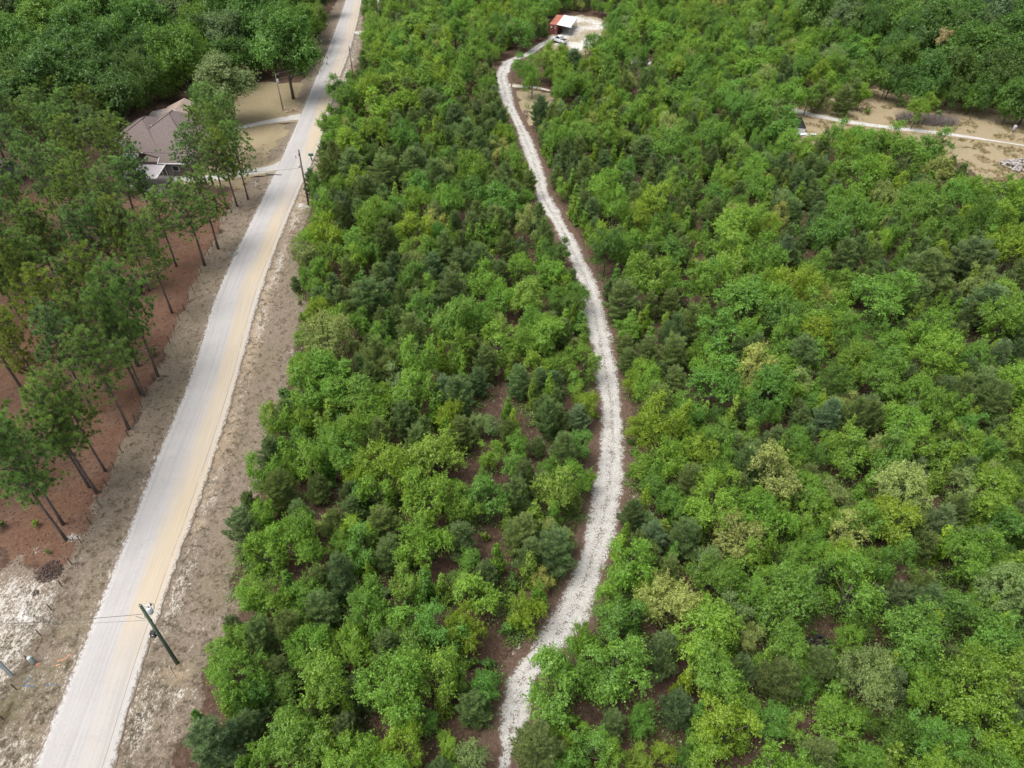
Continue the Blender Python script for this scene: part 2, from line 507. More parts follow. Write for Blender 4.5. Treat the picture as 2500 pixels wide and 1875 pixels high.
M = {
    'ground': mat_ground(), 'road': mat_road(), 'track': mat_track('white_sand_track'), 'lane': mat_track('pale_sand_lane', .35, ((.150, .120, .072), (.230, .184, .115), (.30, .245, .16))),
    'yardlane': mat_track('yard_sand', .6), 'leaf': mat_leaf('broad_leaves'), 'needle': mat_leaf('pine_needles', .42, .42),
    'bark': simple('grey_bark', (.10, .085, .07), .9, .35, 9, stretch=(1, 1, .25)),
    'pinebark': simple('pine_bark', (.105, .082, .070), .9, .4, 7, stretch=(1, 1, .3)),
    'deadwood': simple('dead_wood', (.27, .24, .21), .9, .3, 8),
    'pole_green': simple('treated_pole', (.075, .105, .075), .85, .3, 8, stretch=(1, 1, .1)),
    'pole_brown': simple('weathered_pole', (.155, .115, .078), .85, .3, 8, stretch=(1, 1, .1)),
    'pole_grey': simple('grey_pole', (.22, .195, .16), .85, .3, 8, stretch=(1, 1, .1)),
    'metal': simple('galvanised_steel', (0.375, 0.390, 0.405), .45, .12, 4, .5),
    'tank': simple('transformer_paint', (0.400, 0.440, 0.480), .45, .08, 4),
    'white': simple('white_paint', (0.577, 0.577, 0.569), .5, .08, 3),
    'black': simple('black_plastic', (.018, .018, .020), .5, .2, 5),
    'rubber': simple('tyre_rubber', (.016, .016, .019), .75, .3, 14),
    'wire': simple('dark_wire', (.06, .058, .055), .6, .1, 3),
    'wirelight': simple('pale_wire', (.36, .36, .34), .6, .1, 3),
    'rust': simple('container_paint', (.185, .046, .034), .7, .28, 1.4),
    'rusttop': simple('container_roof', (0.288, 0.104, 0.068), .8, .25, 1.2),
    'roofmetal': simple('white_sheet_metal', (0.528, 0.552, 0.568), .4, .06, 1.5),
    'shingle': simple('brown_shingles', (.128, .100, .094), .9, .20, 3.5), 'shingle_old': simple('worn_shingles', (0.160, 0.125, 0.117), .9, .20, 3.5),
    'shingle_tan': simple('tan_shingles', (0.257, 0.199, 0.168), .9, .15, 3),
    'ribbed': simple('porch_sheet_metal', (0.331, 0.299, 0.310), .5, .08, 2),
    'siding': simple('grey_siding', (0.225, 0.225, 0.214), .8, .1, 2, stretch=(.2, .2, 6)),
    'siding_brown': simple('brown_siding', (.15, .12, .10), .8, .12, 2, stretch=(.2, .2, 6)),
    'dark': simple('dark_matte', (.03, .027, .025), .9, .2, 2),  # near-black colour of the fuse cutouts, container floor and truck bed
    'glass': simple('dark_glass', (.03, .035, .045), .15, .05, 2, spec=.6),
    'green_plastic': simple('green_plastic', (.03, .11, .075), .5, .15, 5),
    'pale_plastic': simple('pale_green_plastic', (0.416, 0.480, 0.448), .5, .06, 4),
    'slate': simple('slate_blue_paint', (.20, .25, .28), .6, .1, 4),
    'pale_blue': simple('pale_blue_paint', (0.376, 0.424, 0.448), .6, .1, 4),
    'fencepost': simple('fence_steel', (.075, .055, .042), .7, .3, 9),
    'oldwood': simple('old_wood', (.20, .195, .165), .9, .3, 8),
    'wallpale': simple('pale_boards', (0.259, 0.252, 0.230), .85, .12, 3),
    'blue_paint': simple('blue_marking', (.085, .125, .18), .8, .3, 5),
    'orange_paint': simple('orange_marking', (.42, .19, .115), .8, .3, 5),
    'barrel': simple('drum_grey', (.33, .30, .34), .6, .12, 4),
    'rock': simple('grey_rock', (0.288, 0.264, 0.248), .9, .3, 3),
    'concrete': simple('concrete_disc', (0.255, 0.232, 0.217), .9, .15, 8),
    'pile': simple('pine_cone_pile', (.085, .060, .050), .95, .45, 11),
    'twig': simple('bare_twigs', (.175, .145, .140), .95, .3, 6),
    'grass': simple('dead_grass', (.235, .185, .128), .95, .35, .35),
    'chrome': simple('wheel_rim', (.55, .55, .56), .3, .05, 4, .8),
    'carwhite': simple('white_car_paint', (0.576, 0.592, 0.608), .3, .04, 2, spec=.5),
    'carteal': simple('teal_hood', (.10, .20, .19), .4, .08, 2, spec=.5),
    'lamp': simple('clear_lens', (.75, .75, .72), .2, .03, 3, spec=.6),
    'clay': simple('tan_clay', (.33, .25, .17), .95, .2, 4),
    'red': simple('tail_lens', (.45, .03, .02), .3, .05, 3),
}


# ------------------------------------------------------------------ object helpers
def link(o):
    COL.objects.link(o)
    return o


def thing(name, label, cat, loc=(0, 0, 0), rz=0.0, group=None):
    o = bpy.data.objects.new(name, None)
    o.empty_display_size = .3
    o.location = loc
    o.rotation_euler = (0, 0, rz)
    o['label'] = label
    o['category'] = cat
    if group:
        o['group'] = group
    return link(o)


def tag(o, label, cat, group=None):
    o['label'] = label
    o['category'] = cat
    if group:
        o['group'] = group
    return o


def np_mesh(name, verts, quads=None, tris=None, mat=None, tone=None, smooth=False):
    """A mesh from arrays; tone is one value for each face."""
    me = bpy.data.meshes.new(name)
    nq = 0 if quads is None else len(quads)
    ntr = 0 if tris is None else len(tris)
    me.vertices.add(len(verts))
    me.vertices.foreach_set('co', np.asarray(verts, np.float32).ravel())
    parts = []
    if nq:
        parts.append(np.asarray(quads, np.int32).ravel())
    if ntr:
        parts.append(np.asarray(tris, np.int32).ravel())
    li = np.concatenate(parts)
    me.loops.add(len(li))
    me.loops.foreach_set('vertex_index', li)
    me.polygons.add(nq + ntr)
    starts = np.concatenate([np.arange(nq) * 4, nq * 4 + np.arange(ntr) * 3]).astype(np.int32)
    me.polygons.foreach_set('loop_start', starts)
    if smooth:
        me.polygons.foreach_set('use_smooth', np.ones(nq + ntr, bool))
    me.update(calc_edges=True)
    if tone is not None:
        a = me.attributes.new('tone', 'FLOAT', 'FACE')
        a.data.foreach_set('value', np.asarray(tone, np.float32))
    if mat:
        me.materials.append(mat)
    return me


class MB:
    """Collects simple shapes and links them as one mesh object."""
    def __init__(s):
        s.v, s.f = [], []

    def add(s, vs, fs):
        b = len(s.v)
        s.v += [tuple(p) for p in vs]
        s.f += [tuple(b + i for i in f) for f in fs]
        return s

    def box(s, x0, x1, y0, y1, z0, z1, mat=None):
        vs = [(x, y, z) for z in (z0, z1) for y in (y0, y1) for x in (x0, x1)]
        if mat is not None:
            vs = [tuple(mat @ Vector(p)) for p in vs]
        return s.add(vs, [(0, 2, 3, 1), (4, 5, 7, 6), (0, 1, 5, 4), (2, 6, 7, 3), (0, 4, 6, 2), (1, 3, 7, 5)])

    def tube(s, pts, rad, n=8, caps=True):
        """A round bar through the points; rad is one radius or a list."""
        pts = [Vector(p) for p in pts]
        k = len(pts)
        rad = [rad] * k if isinstance(rad, (int, float)) else rad
        b = len(s.v)
        for i, p in enumerate(pts):
            d = (pts[min(i + 1, k - 1)] - pts[max(i - 1, 0)]).normalized()
            a = d.orthogonal().normalized() if abs(d.z) > .95 else d.cross(Vector((0, 0, 1))).normalized()
            c = d.cross(a)
            for j in range(n):
                w = 2 * math.pi * j / n
                q = p + (a * math.cos(w) + c * math.sin(w)) * rad[i]
                s.v.append(tuple(q))
        for i in range(k - 1):
            for j in range(n):
                j2 = (j + 1) % n
                s.f.append((b + i * n + j, b + i * n + j2, b + (i + 1) * n + j2, b + (i + 1) * n + j))
        if caps:
            s.f.append(tuple(b + j for j in reversed(range(n))))
            s.f.append(tuple(b + (k - 1) * n + j for j in range(n)))
        return s

    def lathe(s, prof, n=20, mat=None, close=False):
        """prof: (radius, z) pairs turned round the z axis."""
        b = len(s.v)
        for r, z in prof:
            for j in range(n):
                w = 2 * math.pi * j / n
                q = Vector((r * math.cos(w), r * math.sin(w), z))
                s.v.append(tuple(mat @ q) if mat is not None else tuple(q))
        k = len(prof)
        for i in range(k if close else k - 1):
            i2 = (i + 1) % k
            for j in range(n):
                j2 = (j + 1) % n
                s.f.append((b + i * n + j, b + i * n + j2, b + i2 * n + j2, b + i2 * n + j))
        if not close:
            s.f.append(tuple(b + j for j in reversed(range(n))))
            s.f.append(tuple(b + (k - 1) * n + j for j in range(n)))
        return s

    def slab(s, pts, th):
        """A flat sheet with thickness: the outline is given, the underside lies th below."""
        n = len(pts)
        vs = list(pts) + [(p[0], p[1], p[2] - th) for p in pts]
        fs = [tuple(range(n)), tuple(reversed(range(n, 2 * n)))]
        fs += [(i, i + n, (i + 1) % n + n, (i + 1) % n) for i in range(n)]
        return s.add(vs, fs)

    def build(s, name, mat, parent=None, loc=None, smooth=False):
        me = bpy.data.meshes.new(name)
        me.from_pydata(s.v, [], s.f)
        me.update()
        if smooth:
            me.polygons.foreach_set('use_smooth', np.ones(len(me.polygons), bool))
        me.materials.append(mat)
        o = link(bpy.data.objects.new(name, me))
        if parent:
            o.parent = parent
        if loc:
            o.location = loc
        return o


def struct(name, me, kind='structure'):
    o = link(bpy.data.objects.new(name, me))
    o['kind'] = kind
    return o


# ------------------------------------------------------------------ the ground
def graded(fine, coarse):
    a = []
    for lo, hi, st in fine:
        a.append(np.arange(lo, hi, st))
    a = np.concatenate(a)
    left = [-c for c in coarse if -c < a[0] - 5]
    return a


def axis(segments):
    return np.concatenate([np.arange(a, b, s) for a, b, s in segments])


xs = axis([(-1500, -500, 250), (-500, -180, 40), (-180, -112, 3), (-112, -60, .9), (-60, -24, .45), (-24, 60, .75), (60, 130, .9), (130, 200, 3), (200, 520, 40), (520, 1700, 250)])
ys = axis([(-600, -60, 90), (-60, 10, 5), (10, 75, .45), (75, 160, .7), (160, 285, 1.1), (285, 340, 4), (340, 700, 40), (700, 2600, 250)])
GX, GY = np.meshgrid(xs, ys)
gx, gy = GX.ravel(), GY.ravel()
gzv = gz(gx, gy)
nx, ny = len(xs), len(ys)
idx = np.arange(nx * ny).reshape(ny, nx)
quads = np.stack([idx[:-1, :-1].ravel(), idx[:-1, 1:].ravel(), idx[1:, 1:].ravel(), idx[1:, :-1].ravel()], 1)
wob = (vnoise(gx, gy, 2.2, 11) - .5) * 1.6 + (vnoise(gx, gy, .7, 12) - .5) * .5
road_side = np.array([0.0])
drc = dpoly(gx, gy, road_C)
verge_poly = [(p[0], p[1]) for p in verge_edge] + [(fence_line[0][0], -20)] + [fence_line[0], fence_line[1]] + P((600, 440), (640, 330), (740, 200), (780, 90), (812, 20), (835, -40))
m_verge = sstep(.7, -.7, sd_poly(gx, gy, verge_poly) + wob)
m_straw = sstep(1.2, -1.2, sd_poly(gx, gy, straw_zone) + wob * 1.3)
m_field = sstep(1.0, -1.5, sd_poly(gx, gy, field) + wob * 1.5)
m_glade = np.maximum(sstep(1, -1, sd_poly(gx, gy, glade) + wob * 3), sstep(1, -1, sd_poly(gx, gy, yard) + wob * 3))
m_lawn = sstep(1.5, -1.5, sd_poly(gx, gy, lawn) + wob * 1.5)
m_field = np.maximum(m_field, np.maximum(m_glade * .6, m_lawn * .8))
left_open = P((-150, 1370), (60, 1385), (130, 1430), (150, 1440), (60, 1640), (-40, 1860), (-300, 1900))
d_lo = sd_poly(gx, gy, left_open)
m_lo = sstep(1.5, -1.5, d_lo + wob * 1.5)
m_verge = np.maximum(m_verge, m_lo)


def blob(cx, cy, rx, ry=None, a=1.0):
    X, Y = at(cx, cy)
    ry = ry or rx
    return a * np.exp(-(((gx - X) / rx) ** 2 + ((gy - Y) / ry) ** 2))


sand = np.zeros_like(gx)
# shoulder right of the road: broad streaks nearest the carriageway
dR = dpoly(gx, gy, road_R)
rightside = gx > np.interp(gy, [p[1] for p in road_C[::-1]], [p[0] for p in road_C[::-1]])
leftside = ~rightside
nearfac = sstep(150, 30, gy)
sand = np.maximum(sand, np.where(rightside, (.66 * np.exp(-((dR - 1.1) / 1.1) ** 2) + .40 * np.exp(-((dR - 3.0) / 2.0) ** 2)) * (.55 + .45 * vnoise(gx, gy, 6, 21)), 0))
dL = dpoly(gx, gy, road_L)
sand = np.maximum(sand, np.where(leftside, .72 * np.exp(-(dL / .9) ** 2) + .40 * np.exp(-((dL - 2) / 1.5) ** 2) * vnoise(gx, gy, 5, 22), 0))
low = sstep(44, 26, gy)
sand = np.maximum(sand, np.where(leftside, m_verge * (.34 + .36 * low), m_verge * (.30 + .20 * low)) * (.6 + .6 * vnoise(gx, gy, 5, 23)))
sand = np.maximum(sand, m_lo * (.50 + .28 * sstep(22, 30, gy) * sstep(39.5, 36.5, gy)))
for a in ((175, 1312, 1.1, .8, 1.0), (90, 1345, .9, .9, .7), (60, 1500, 2.5, 2.0, .9), (720, 870, 2.2, 3.5, .62), (735, 500, 2.2, 1.6, .95), (440, 1690, 1.0, 1.2, .9),
          (1110, 1215, 1.6, 1.6, .72), (1125, 1260, 1, 1.6, .6), (1540, 1140, 1.6, 2, .55), (1540, 1215, 1.6, 1.5, .6), (2030, 705, 2.5, 2, .8), (1930, 690, 1.6, 1.6, .6), (1680, 730, 1.6, 3, .5),
          (1905, 1080, 1.2, 2, .6), (1655, 640, 1.4, 3, .5), (1550, 262, 6, 3, .6), (1330, 290, 3, 3, .5), (2160, 258, 4, 2.5, .5), (2340, 262, 5, 1.6, .55), (2115, 252, 3, 2, .5),
          (700, 270, 1.5, 1, .6), (620, 300, 2, 1, .6), (1960, 320, 4, 3, .45), (800, 420, 3, 4, .6), (860, 120, 2.4, 7, .5), (395, 470, 5, 2, .6), (1210, 1215, 1.5, 1.5, .5), (1300, 1075, 1.5, 1.5, .5)):
    sand = np.maximum(sand, blob(*a))
sand = np.maximum(sand, sstep(2.0, -2.5, sd_poly(gx, gy, yard) + wob * 2) * (.55 + .75 * vnoise(gx, gy, 4, 24)))
sand = np.maximum(sand, sstep(1.5, -1.5, sd_poly(gx, gy, yard_sand2)) * .95)
sand = np.maximum(sand, sstep(2, -1, sd_poly(gx, gy, glade)) * .48)
sand = np.maximum(sand, .78 * np.exp(-((dpoly(gx, gy, tr_C) - 1.6) / 1.0) ** 2) * (.5 + .6 * vnoise(gx, gy, 3.5, 25)))
sand = np.maximum(sand, .7 * np.exp(-(dpoly(gx, gy, field_track) / 1.2) ** 2))
for dv in (drive_1, drive_2, drive_3, drive_4):
    sand = np.maximum(sand, .75 * np.exp(-(dpoly(gx, gy, dv) / 1.9) ** 2))
sand = np.maximum(sand, m_field * .22)
sand = np.maximum(sand, .26 * (1 - m_verge) * (1 - m_straw) * sstep(.62, .8, vnoise(gx, gy, 7, 26)))
green = .35 * m_verge * sstep(.5, .8, vnoise(gx, gy, 4, 31)) + .55 * m_lawn * vnoise(gx, gy, 6, 32) + .4 * m_field * sstep(.45, .8, vnoise(gx, gy, 9, 33))
green = np.maximum(green, .7 * m_glade * vnoise(gx, gy, 2.5, 36))
green = np.maximum(green, blob(20, 1720, 2.2, 2.6, .95))
green = np.maximum(green, blob(5, 1600, 2.0, 1.6, .6))
green = np.maximum(green, blob(100, 1640, 3, .9, .6))
green = np.maximum(green, blob(700, 250, 5, 4, .6))
green = np.maximum(green, np.where(leftside, .6 * np.exp(-((dL - 1.5) / .8) ** 2) * sstep(50, 30, gy), 0))
green = np.maximum(green, .5 * np.exp(-(dpoly(gx, gy, tr_C) / 4.2) ** 2) * sstep(.5, .75, vnoise(gx, gy, 2.5, 34)))
ochre = np.maximum(blob(715, 268, 2.6, 1.6, 1.0), np.where(rightside, .75 * np.exp(-((dR - .9) / 1.1) ** 2) * sstep(40, 55, gy) * sstep(185, 90, gy) * (.4 + .8 * vnoise(gx, gy, 8, 35)), 0))
for a in ((510, 1210, .7, 1.2, .6), (487, 1275, .9, 1.2, .6), (742, 265, 1.5, 2, .7), (800, 275, 1.2, 2.5, .8), (738, 445, 1.2, 2.2, .8), (730, 495, 1.6, 1.2, .7), (432, 1640, 1.1, .9, .7), (825, 225, 2, 1, .7), (790, 165, 2, 2, .7)):
    ochre = np.maximum(ochre, blob(*a))
me = np_mesh('ground', np.stack([gx, gy, gzv], 1), quads, None, M['ground'], smooth=True)
for nm, ch in (('cover_a', (m_verge, m_straw, m_field)), ('cover_b', (sand, green, ochre))):
    ca = me.color_attributes.new(nm, 'FLOAT_COLOR', 'POINT')
    arr = np.ones((len(gx), 4), np.float32)
    for k in range(3):
        arr[:, k] = np.clip(ch[k], 0, 1)
    ca.data.foreach_set('color', arr.ravel())
struct('ground', me)


# ------------------------------------------------------------------ road, track and lanes as sheets
def resample(L, R, step):
    C = [((a[0] + b[0]) / 2, (a[1] + b[1]) / 2) for a, b in zip(L, R)]
    s = np.concatenate([[0], np.cumsum([math.dist(C[i], C[i + 1]) for i in range(len(C) - 1)])])
    q = np.arange(0, s[-1], step)

    def cr(vals):
        # Catmull-Rom through the survey points
        vals = np.asarray(vals)
        k = np.clip(np.searchsorted(s, q, 'right') - 1, 0, len(s) - 2)
        t = (q - s[k]) / (s[k + 1] - s[k])
        m = np.gradient(vals, s)
        h = s[k + 1] - s[k]
        return ((2 * t**3 - 3 * t**2 + 1) * vals[k] + (t**3 - 2 * t**2 + t) * h * m[k] + (-2 * t**3 + 3 * t**2) * vals[k + 1] + (t**3 - t**2) * h * m[k + 1])
    return q, cr([p[0] for p in L]), cr([p[1] for p in L]), cr([p[0] for p in R]), cr([p[1] for p in R])


def strip(name, L, R, mat, z, step=.5, nu=18, widen=0.0, crown=0.0, jag=.15, och=None, taper=False):
    q, lx, ly, rx, ry = resample(L, R, step)
    cx, cy = (lx + rx) / 2, (ly + ry) / 2
    w = np.hypot(rx - lx, ry - ly)
    k = (1 + 2 * widen / w)
    lx, ly, rx, ry = cx + (lx - cx) * k, cy + (ly - cy) * k, cx + (rx - cx) * k, cy + (ry - cy) * k
    n = len(q)
    U = np.linspace(0, 1, nu + 1)
    V = np.zeros((n, nu + 1, 3))
    jl = (vnoise(q, q * 0, .8, 41) - .5) * 2 * jag
    jr = (vnoise(q, q * 0 + 9, .8, 42) - .5) * 2 * jag
    ww = w * k
    for j, u in enumerate(U):
        uu = np.full(n, u)
        if j == 0:
            uu = uu + jl / ww
        if j == nu:
            uu = uu + jr / ww
        V[:, j, 0] = lx + (rx - lx) * uu
        V[:, j, 1] = ly + (ry - ly) * uu
        V[:, j, 2] = z + crown * (1 - (2 * u - 1) ** 2) - .02 * (abs(2 * u - 1) > .999)
    V[:, 1:-1, 2] += (vnoise(V[:, 1:-1, 0] * 3, V[:, 1:-1, 1] * .4, 1, 43) - .5) * .03
    ii = np.arange(n * (nu + 1)).reshape(n, nu + 1)
    Q = np.stack([ii[:-1, :-1].ravel(), ii[1:, :-1].ravel(), ii[1:, 1:].ravel(), ii[:-1, 1:].ravel()], 1)
    # faces upward
    p0, p1, p3 = V.reshape(-1, 3)[Q[0, 0]], V.reshape(-1, 3)[Q[0, 1]], V.reshape(-1, 3)[Q[0, 3]]
    if np.cross(p1 - p0, p3 - p0)[2] < 0:
        Q = Q[:, ::-1]
    me = np_mesh(name, V.reshape(-1, 3), Q, None, mat, smooth=True)
    uvl = me.uv_layers.new(name='UVMap')
    li = Q.ravel()
    uv = np.stack([np.tile(U, n), np.repeat(q, nu + 1)], 1)[li]
    uvl.data.foreach_set('uv', uv.astype(np.float32).ravel())
    a = me.attributes.new('ochre', 'FLOAT', 'POINT')
    oc = np.zeros(n * (nu + 1)) if och is None else och(V.reshape(-1, 3)[:, 0], V.reshape(-1, 3)[:, 1])
    a.data.foreach_set('value', np.asarray(oc, np.float32))
    return struct(name, me)


def road_ochre(x, y):
    a = sstep(24, 40, y) * .9 + .15
    a = a * (1 - .75 * sstep(105, 122, y) * sstep(140, 128, y))
    a = a * (1 - .35 * sstep(150, 190, y))
    return np.clip(a * (.65 + .5 * vnoise(x * 0, y, 14, 51)), 0, 1)


def widths(C, w):
    L, R = [], []
    for i, p in enumerate(C):
        a, b = C[max(i - 1, 0)], C[min(i + 1, len(C) - 1)]
        d = Vector((b[0] - a[0], b[1] - a[1])).normalized()
        ww = w[i] if isinstance(w, (list, tuple)) else w
        L.append((p[0] - d.y * ww / 2, p[1] + d.x * ww / 2))
        R.append((p[0] + d.y * ww / 2, p[1] - d.x * ww / 2))
    return L, R


strip('road', road_L, road_R, M['road'], .03, .5, 22, .35, .05, .22, road_ochre)


def tr_over(x, y):
    a = .35 * sstep(34, 30, y) + .9 * sstep(25, 21, y)
    return a + .5 * sstep(.55, .8, vnoise(x, y, 6, 52)) - .15


strip('sand_track', tr_L, tr_R, M['track'], .022, .45, 16, 1.15, .02, .2, tr_over)
for nm, C, w, zz in (('yard_lane', yard_track, 3.4, .026), ('glade_path', spur_track, [2.6, 1.9, 1.1, .4], .018), ('field_path', field_track, [3.6, 3.4, 3.2, 3.0, 2.8, 2.7, 2.2, .9, .5], .022),
                     ('driveway', drive_1, [6, 4.2, 2.8, 2.6, 2.6, 2.6], .018), ('driveway', drive_2, [6.5, 4.6, 4.0, 3.6, 3.4, 3.2], .018), ('driveway', drive_3, [6, 3.4, 2.6, 2.4], .018),
                     ('driveway', drive_4, [4.5, 3.4, 2.6], .018)):
    L, R = widths(C, w)
    strip(nm, L, R, M['yardlane' if nm == 'yard_lane' else 'lane'], zz, .6, 10, .3, .015, .25)

# ------------------------------------------------------------------ plant forms
TAU = 2 * math.pi


def unit(a):
    return a / (np.linalg.norm(a, axis=-1, keepdims=True) + 1e-9)


def leaf_quads(rg, pos, out, size, up=.45, jit=.75, aspect=.62):
    """Rhombic leaf sprigs at pos, roughly facing outward and up."""
    n = len(pos)
    nor = unit(out + np.array([0, 0, up]) + rg.normal(0, jit, (n, 3)))
    a = unit(np.cross(nor, rg.normal(0, 1, (n, 3))))
    b = np.cross(nor, a)
    s = (size * rg.uniform(.65, 1.35, n))[:, None]
    v = np.stack([pos - a * s, pos - b * s * aspect, pos + a * s, pos + b * s * aspect], 1).reshape(-1, 3)
    q = np.arange(n * 4).reshape(n, 4)
    return v, q


def limb_mesh(paths, n=5):
    b = MB()
    for pts, rad in paths:
        b.tube(pts, rad, n, True)
    return b


def mesh_of(mb, name, mat):
    me = bpy.data.meshes.new(name)
    me.from_pydata(mb.v, [], mb.f)
    me.update()
    me.polygons.foreach_set('use_smooth', np.ones(len(me.polygons), bool))
    me.materials.append(mat)
    return me


def broadleaf(seed, H, R, z0, lobes, sprays, per, size, shape='round', trunk_r=.11, mat='leaf', density=1.0, lift=.35):
    """trunk and crown meshes: leaf sprays growing out of lobes, gaps between the lobes."""
    rg = np.random.default_rng(seed)
    zc = (z0 + H) / 2
    rz = (H - z0) / 2
    cen, rad = [], []
    for i in range(lobes):
        for _ in range(40):
            if shape == 'spire':
                t = rg.uniform(0, 1) ** .8
                zz = z0 + t * (H - z0) * .92
                rr = R * (1 - t) ** .75 * rg.uniform(.2, .75)
                w = rg.uniform(0, TAU)
                c = np.array([rr * math.cos(w), rr * math.sin(w), zz])
                lr = R * (.30 + .28 * (1 - t))
            else:
                d = unit(rg.normal(0, 1, 3))
                d[2] = d[2] * .9 + .15
                k = rg.uniform(.28, .86)
                c = np.array([d[0] * R * k, d[1] * R * k, zc + d[2] * rz * k])
                lr = R * rg.uniform(.26, .50)
            if all(np.linalg.norm(c - q) > .55 * lr for q in cen):
                break
        cen.append(c)
        rad.append(lr)
    cen, rad = np.array(cen), np.array(rad)
    axis_p = np.array([0, 0, zc - rz * .35])
    P_, O_, T_ = [], [], []
    for c, lr in zip(cen, rad):
        ns = max(6, int(sprays * (lr / (R * .42)) ** 2 * density))
        d = unit(rg.normal(0, 1, (ns, 3)) + unit(c - axis_p) * .8 + np.array([0, 0, lift]))
        ln = lr * rg.uniform(.6, 1.0, ns) * (1 + .75 * rg.uniform(0, 1, ns) ** 3)
        tone_s = rg.uniform(-.22, .22, ns) + rg.uniform(-.12, .12)
        # each spray arches slightly
        t = rg.uniform(.15, 1, (ns, per)) ** .62
        lat = rg.normal(0, 1, (ns, per, 3))
        base = c + d * lr * .1
        p = base[:, None, :] + d[:, None, :] * (ln[:, None] * t)[..., None]
        p = p + lat * (lr * .16 * (1.05 - .75 * t))[..., None]
        p[..., 2] -= (.10 * lr * t ** 2)
        P_.append(p.reshape(-1, 3))
        O_.append(np.repeat(d, per, 0))
        T_.append((tone_s[:, None] + rg.uniform(.2, .8, (ns, per))).ravel())
    pos, out, tone = np.concatenate(P_), np.concatenate(O_), np.clip(np.concatenate(T_), 0, 1)
    ok = pos[:, 2] > .25
    pos, out, tone = pos[ok], out[ok], tone[ok]
    v, q = leaf_quads(rg, pos, out, size)
    crown = np_mesh('crown', v, q, None, M[mat], tone)
    paths = []
    lean = rg.normal(0, .12, 2)
    top = np.array([lean[0], lean[1], zc + rz * .35])
    tr = [(0, 0, -.25), (lean[0] * .2, lean[1] * .2, z0 * .6 + .2), (lean[0] * .6, lean[1] * .6, zc - rz * .2), tuple(top)]
    paths.append((tr, [trunk_r * 1.25, trunk_r, trunk_r * .7, trunk_r * .25]))
    for c in cen:
        h0 = min(c[2] - .25 * np.hypot(c[0], c[1]), zc + rz * .2)
        h0 = max(h0 - .15 * H, z0 * .5 + .15)
        s = np.array([lean[0] * .5, lean[1] * .5, h0])
        mid = (s + c) / 2 + np.array([0, 0, -.08 * R]) + rg.normal(0, .05 * R, 3)
        e = c + (c - s) * .35
        paths.append(([tuple(s), tuple(mid), tuple(c), tuple(e)], [trunk_r * .5, trunk_r * .36, trunk_r * .22, trunk_r * .07]))
    return mesh_of(limb_mesh(paths), 'trunk', M['bark']), crown, 2 * R, H


def needle_tufts(rg, pos, dirs, length, width, per, spread):
    """Tufts of needle bundles: thin triangles fanning from pos along dirs."""
    n = len(pos)
    d = unit(dirs[:, None, :] + rg.normal(0, spread, (n, per, 3)))
    side = unit(np.cross(d, rg.normal(0, 1, (n, per, 3))))
    ln = (length * rg.uniform(.7, 1.2, (n, per)))[..., None]
    b = pos[:, None, :] + d * ln * .05
    v = np.stack([b - side * width, b + side * width, b + d * ln], 2).reshape(-1, 3)
    tri = np.arange(n * per * 3).reshape(-1, 3)
    return v, tri


def young_pine(seed, H, R, tufts=1.0, nlen=.27, nwid=.017, per=30, bare=.12, sparse=1.0):
    rg = np.random.default_rng(seed)
    paths = []
    lean = rg.normal(0, .06, 2) * H / 5
    paths.append(([(0, 0, -.2), (lean[0] * .3, lean[1] * .3, H * .4), (lean[0], lean[1], H * .97)], [.085, .055, .012]))
    pos, dr, tn = [], [], []
    z = H * bare
    while z < H * .96:
        t = (z - H * bare) / (H * (1 - bare))
        L = R * (1.05 - t) ** .72 * min(1, .55 + 2.2 * t)
        nb = int(rg.integers(4, 7))
        w0 = rg.uniform(0, TAU)
        for k in range(nb):
            w = w0 + TAU * k / nb + rg.normal(0, .2)
            l = L * rg.uniform(.7, 1.15)
            up = .25 + .75 * t + rg.normal(0, .08)
            s = np.array([lean[0] * t, lean[1] * t, z])
            pts = []
            for q in (0, .35, .7, 1):
                pts.append(s + np.array([math.cos(w) * l * q, math.sin(w) * l * q, l * (up * q * q * .8 + .1 * q)]))
            paths.append(([tuple(p) for p in pts], [.022, .017, .012, .006]))
            m = max(3, int(l * 6.0 * tufts * sparse))
            for q in np.linspace(.28, 1, m):
                i = min(2, int(q * 3))
                p0, p1 = pts[i], pts[min(i + 1, 3)]
                f = q * 3 - i
                p = p0 + (p1 - p0) * min(f, 1)
                d = unit(np.array([math.cos(w) * .6, math.sin(w) * .6, .75]))
                tt = rg.uniform(.15, .75)
                for side in (-1, 0, 1) if q < .95 else (0,):
                    off = np.array([-math.sin(w), math.cos(w), .25]) * side * l * .30 * (1.1 - q * .8)
                    pos.append(p + off)
                    dr.append(unit(d + off * 1.2))
                    tn.append(tt + rg.uniform(-.15, .15))
        z += H * .072 * rg.uniform(.8, 1.2)
    pos.append(np.array([lean[0], lean[1], H * .97]))
    dr.append(np.array([0, 0, 1.]))
    tn.append(.8)
    pos, dr, tn = np.array(pos), np.array(dr), np.clip(np.array(tn), 0, 1)
    v, tri = needle_tufts(rg, pos, dr, nlen, nwid, per, .55)
    crown = np_mesh('crown', v, None, tri, M['needle'], np.repeat(tn, per))
    return mesh_of(limb_mesh(paths, 4), 'trunk', M['pinebark']), crown, 2 * R, H


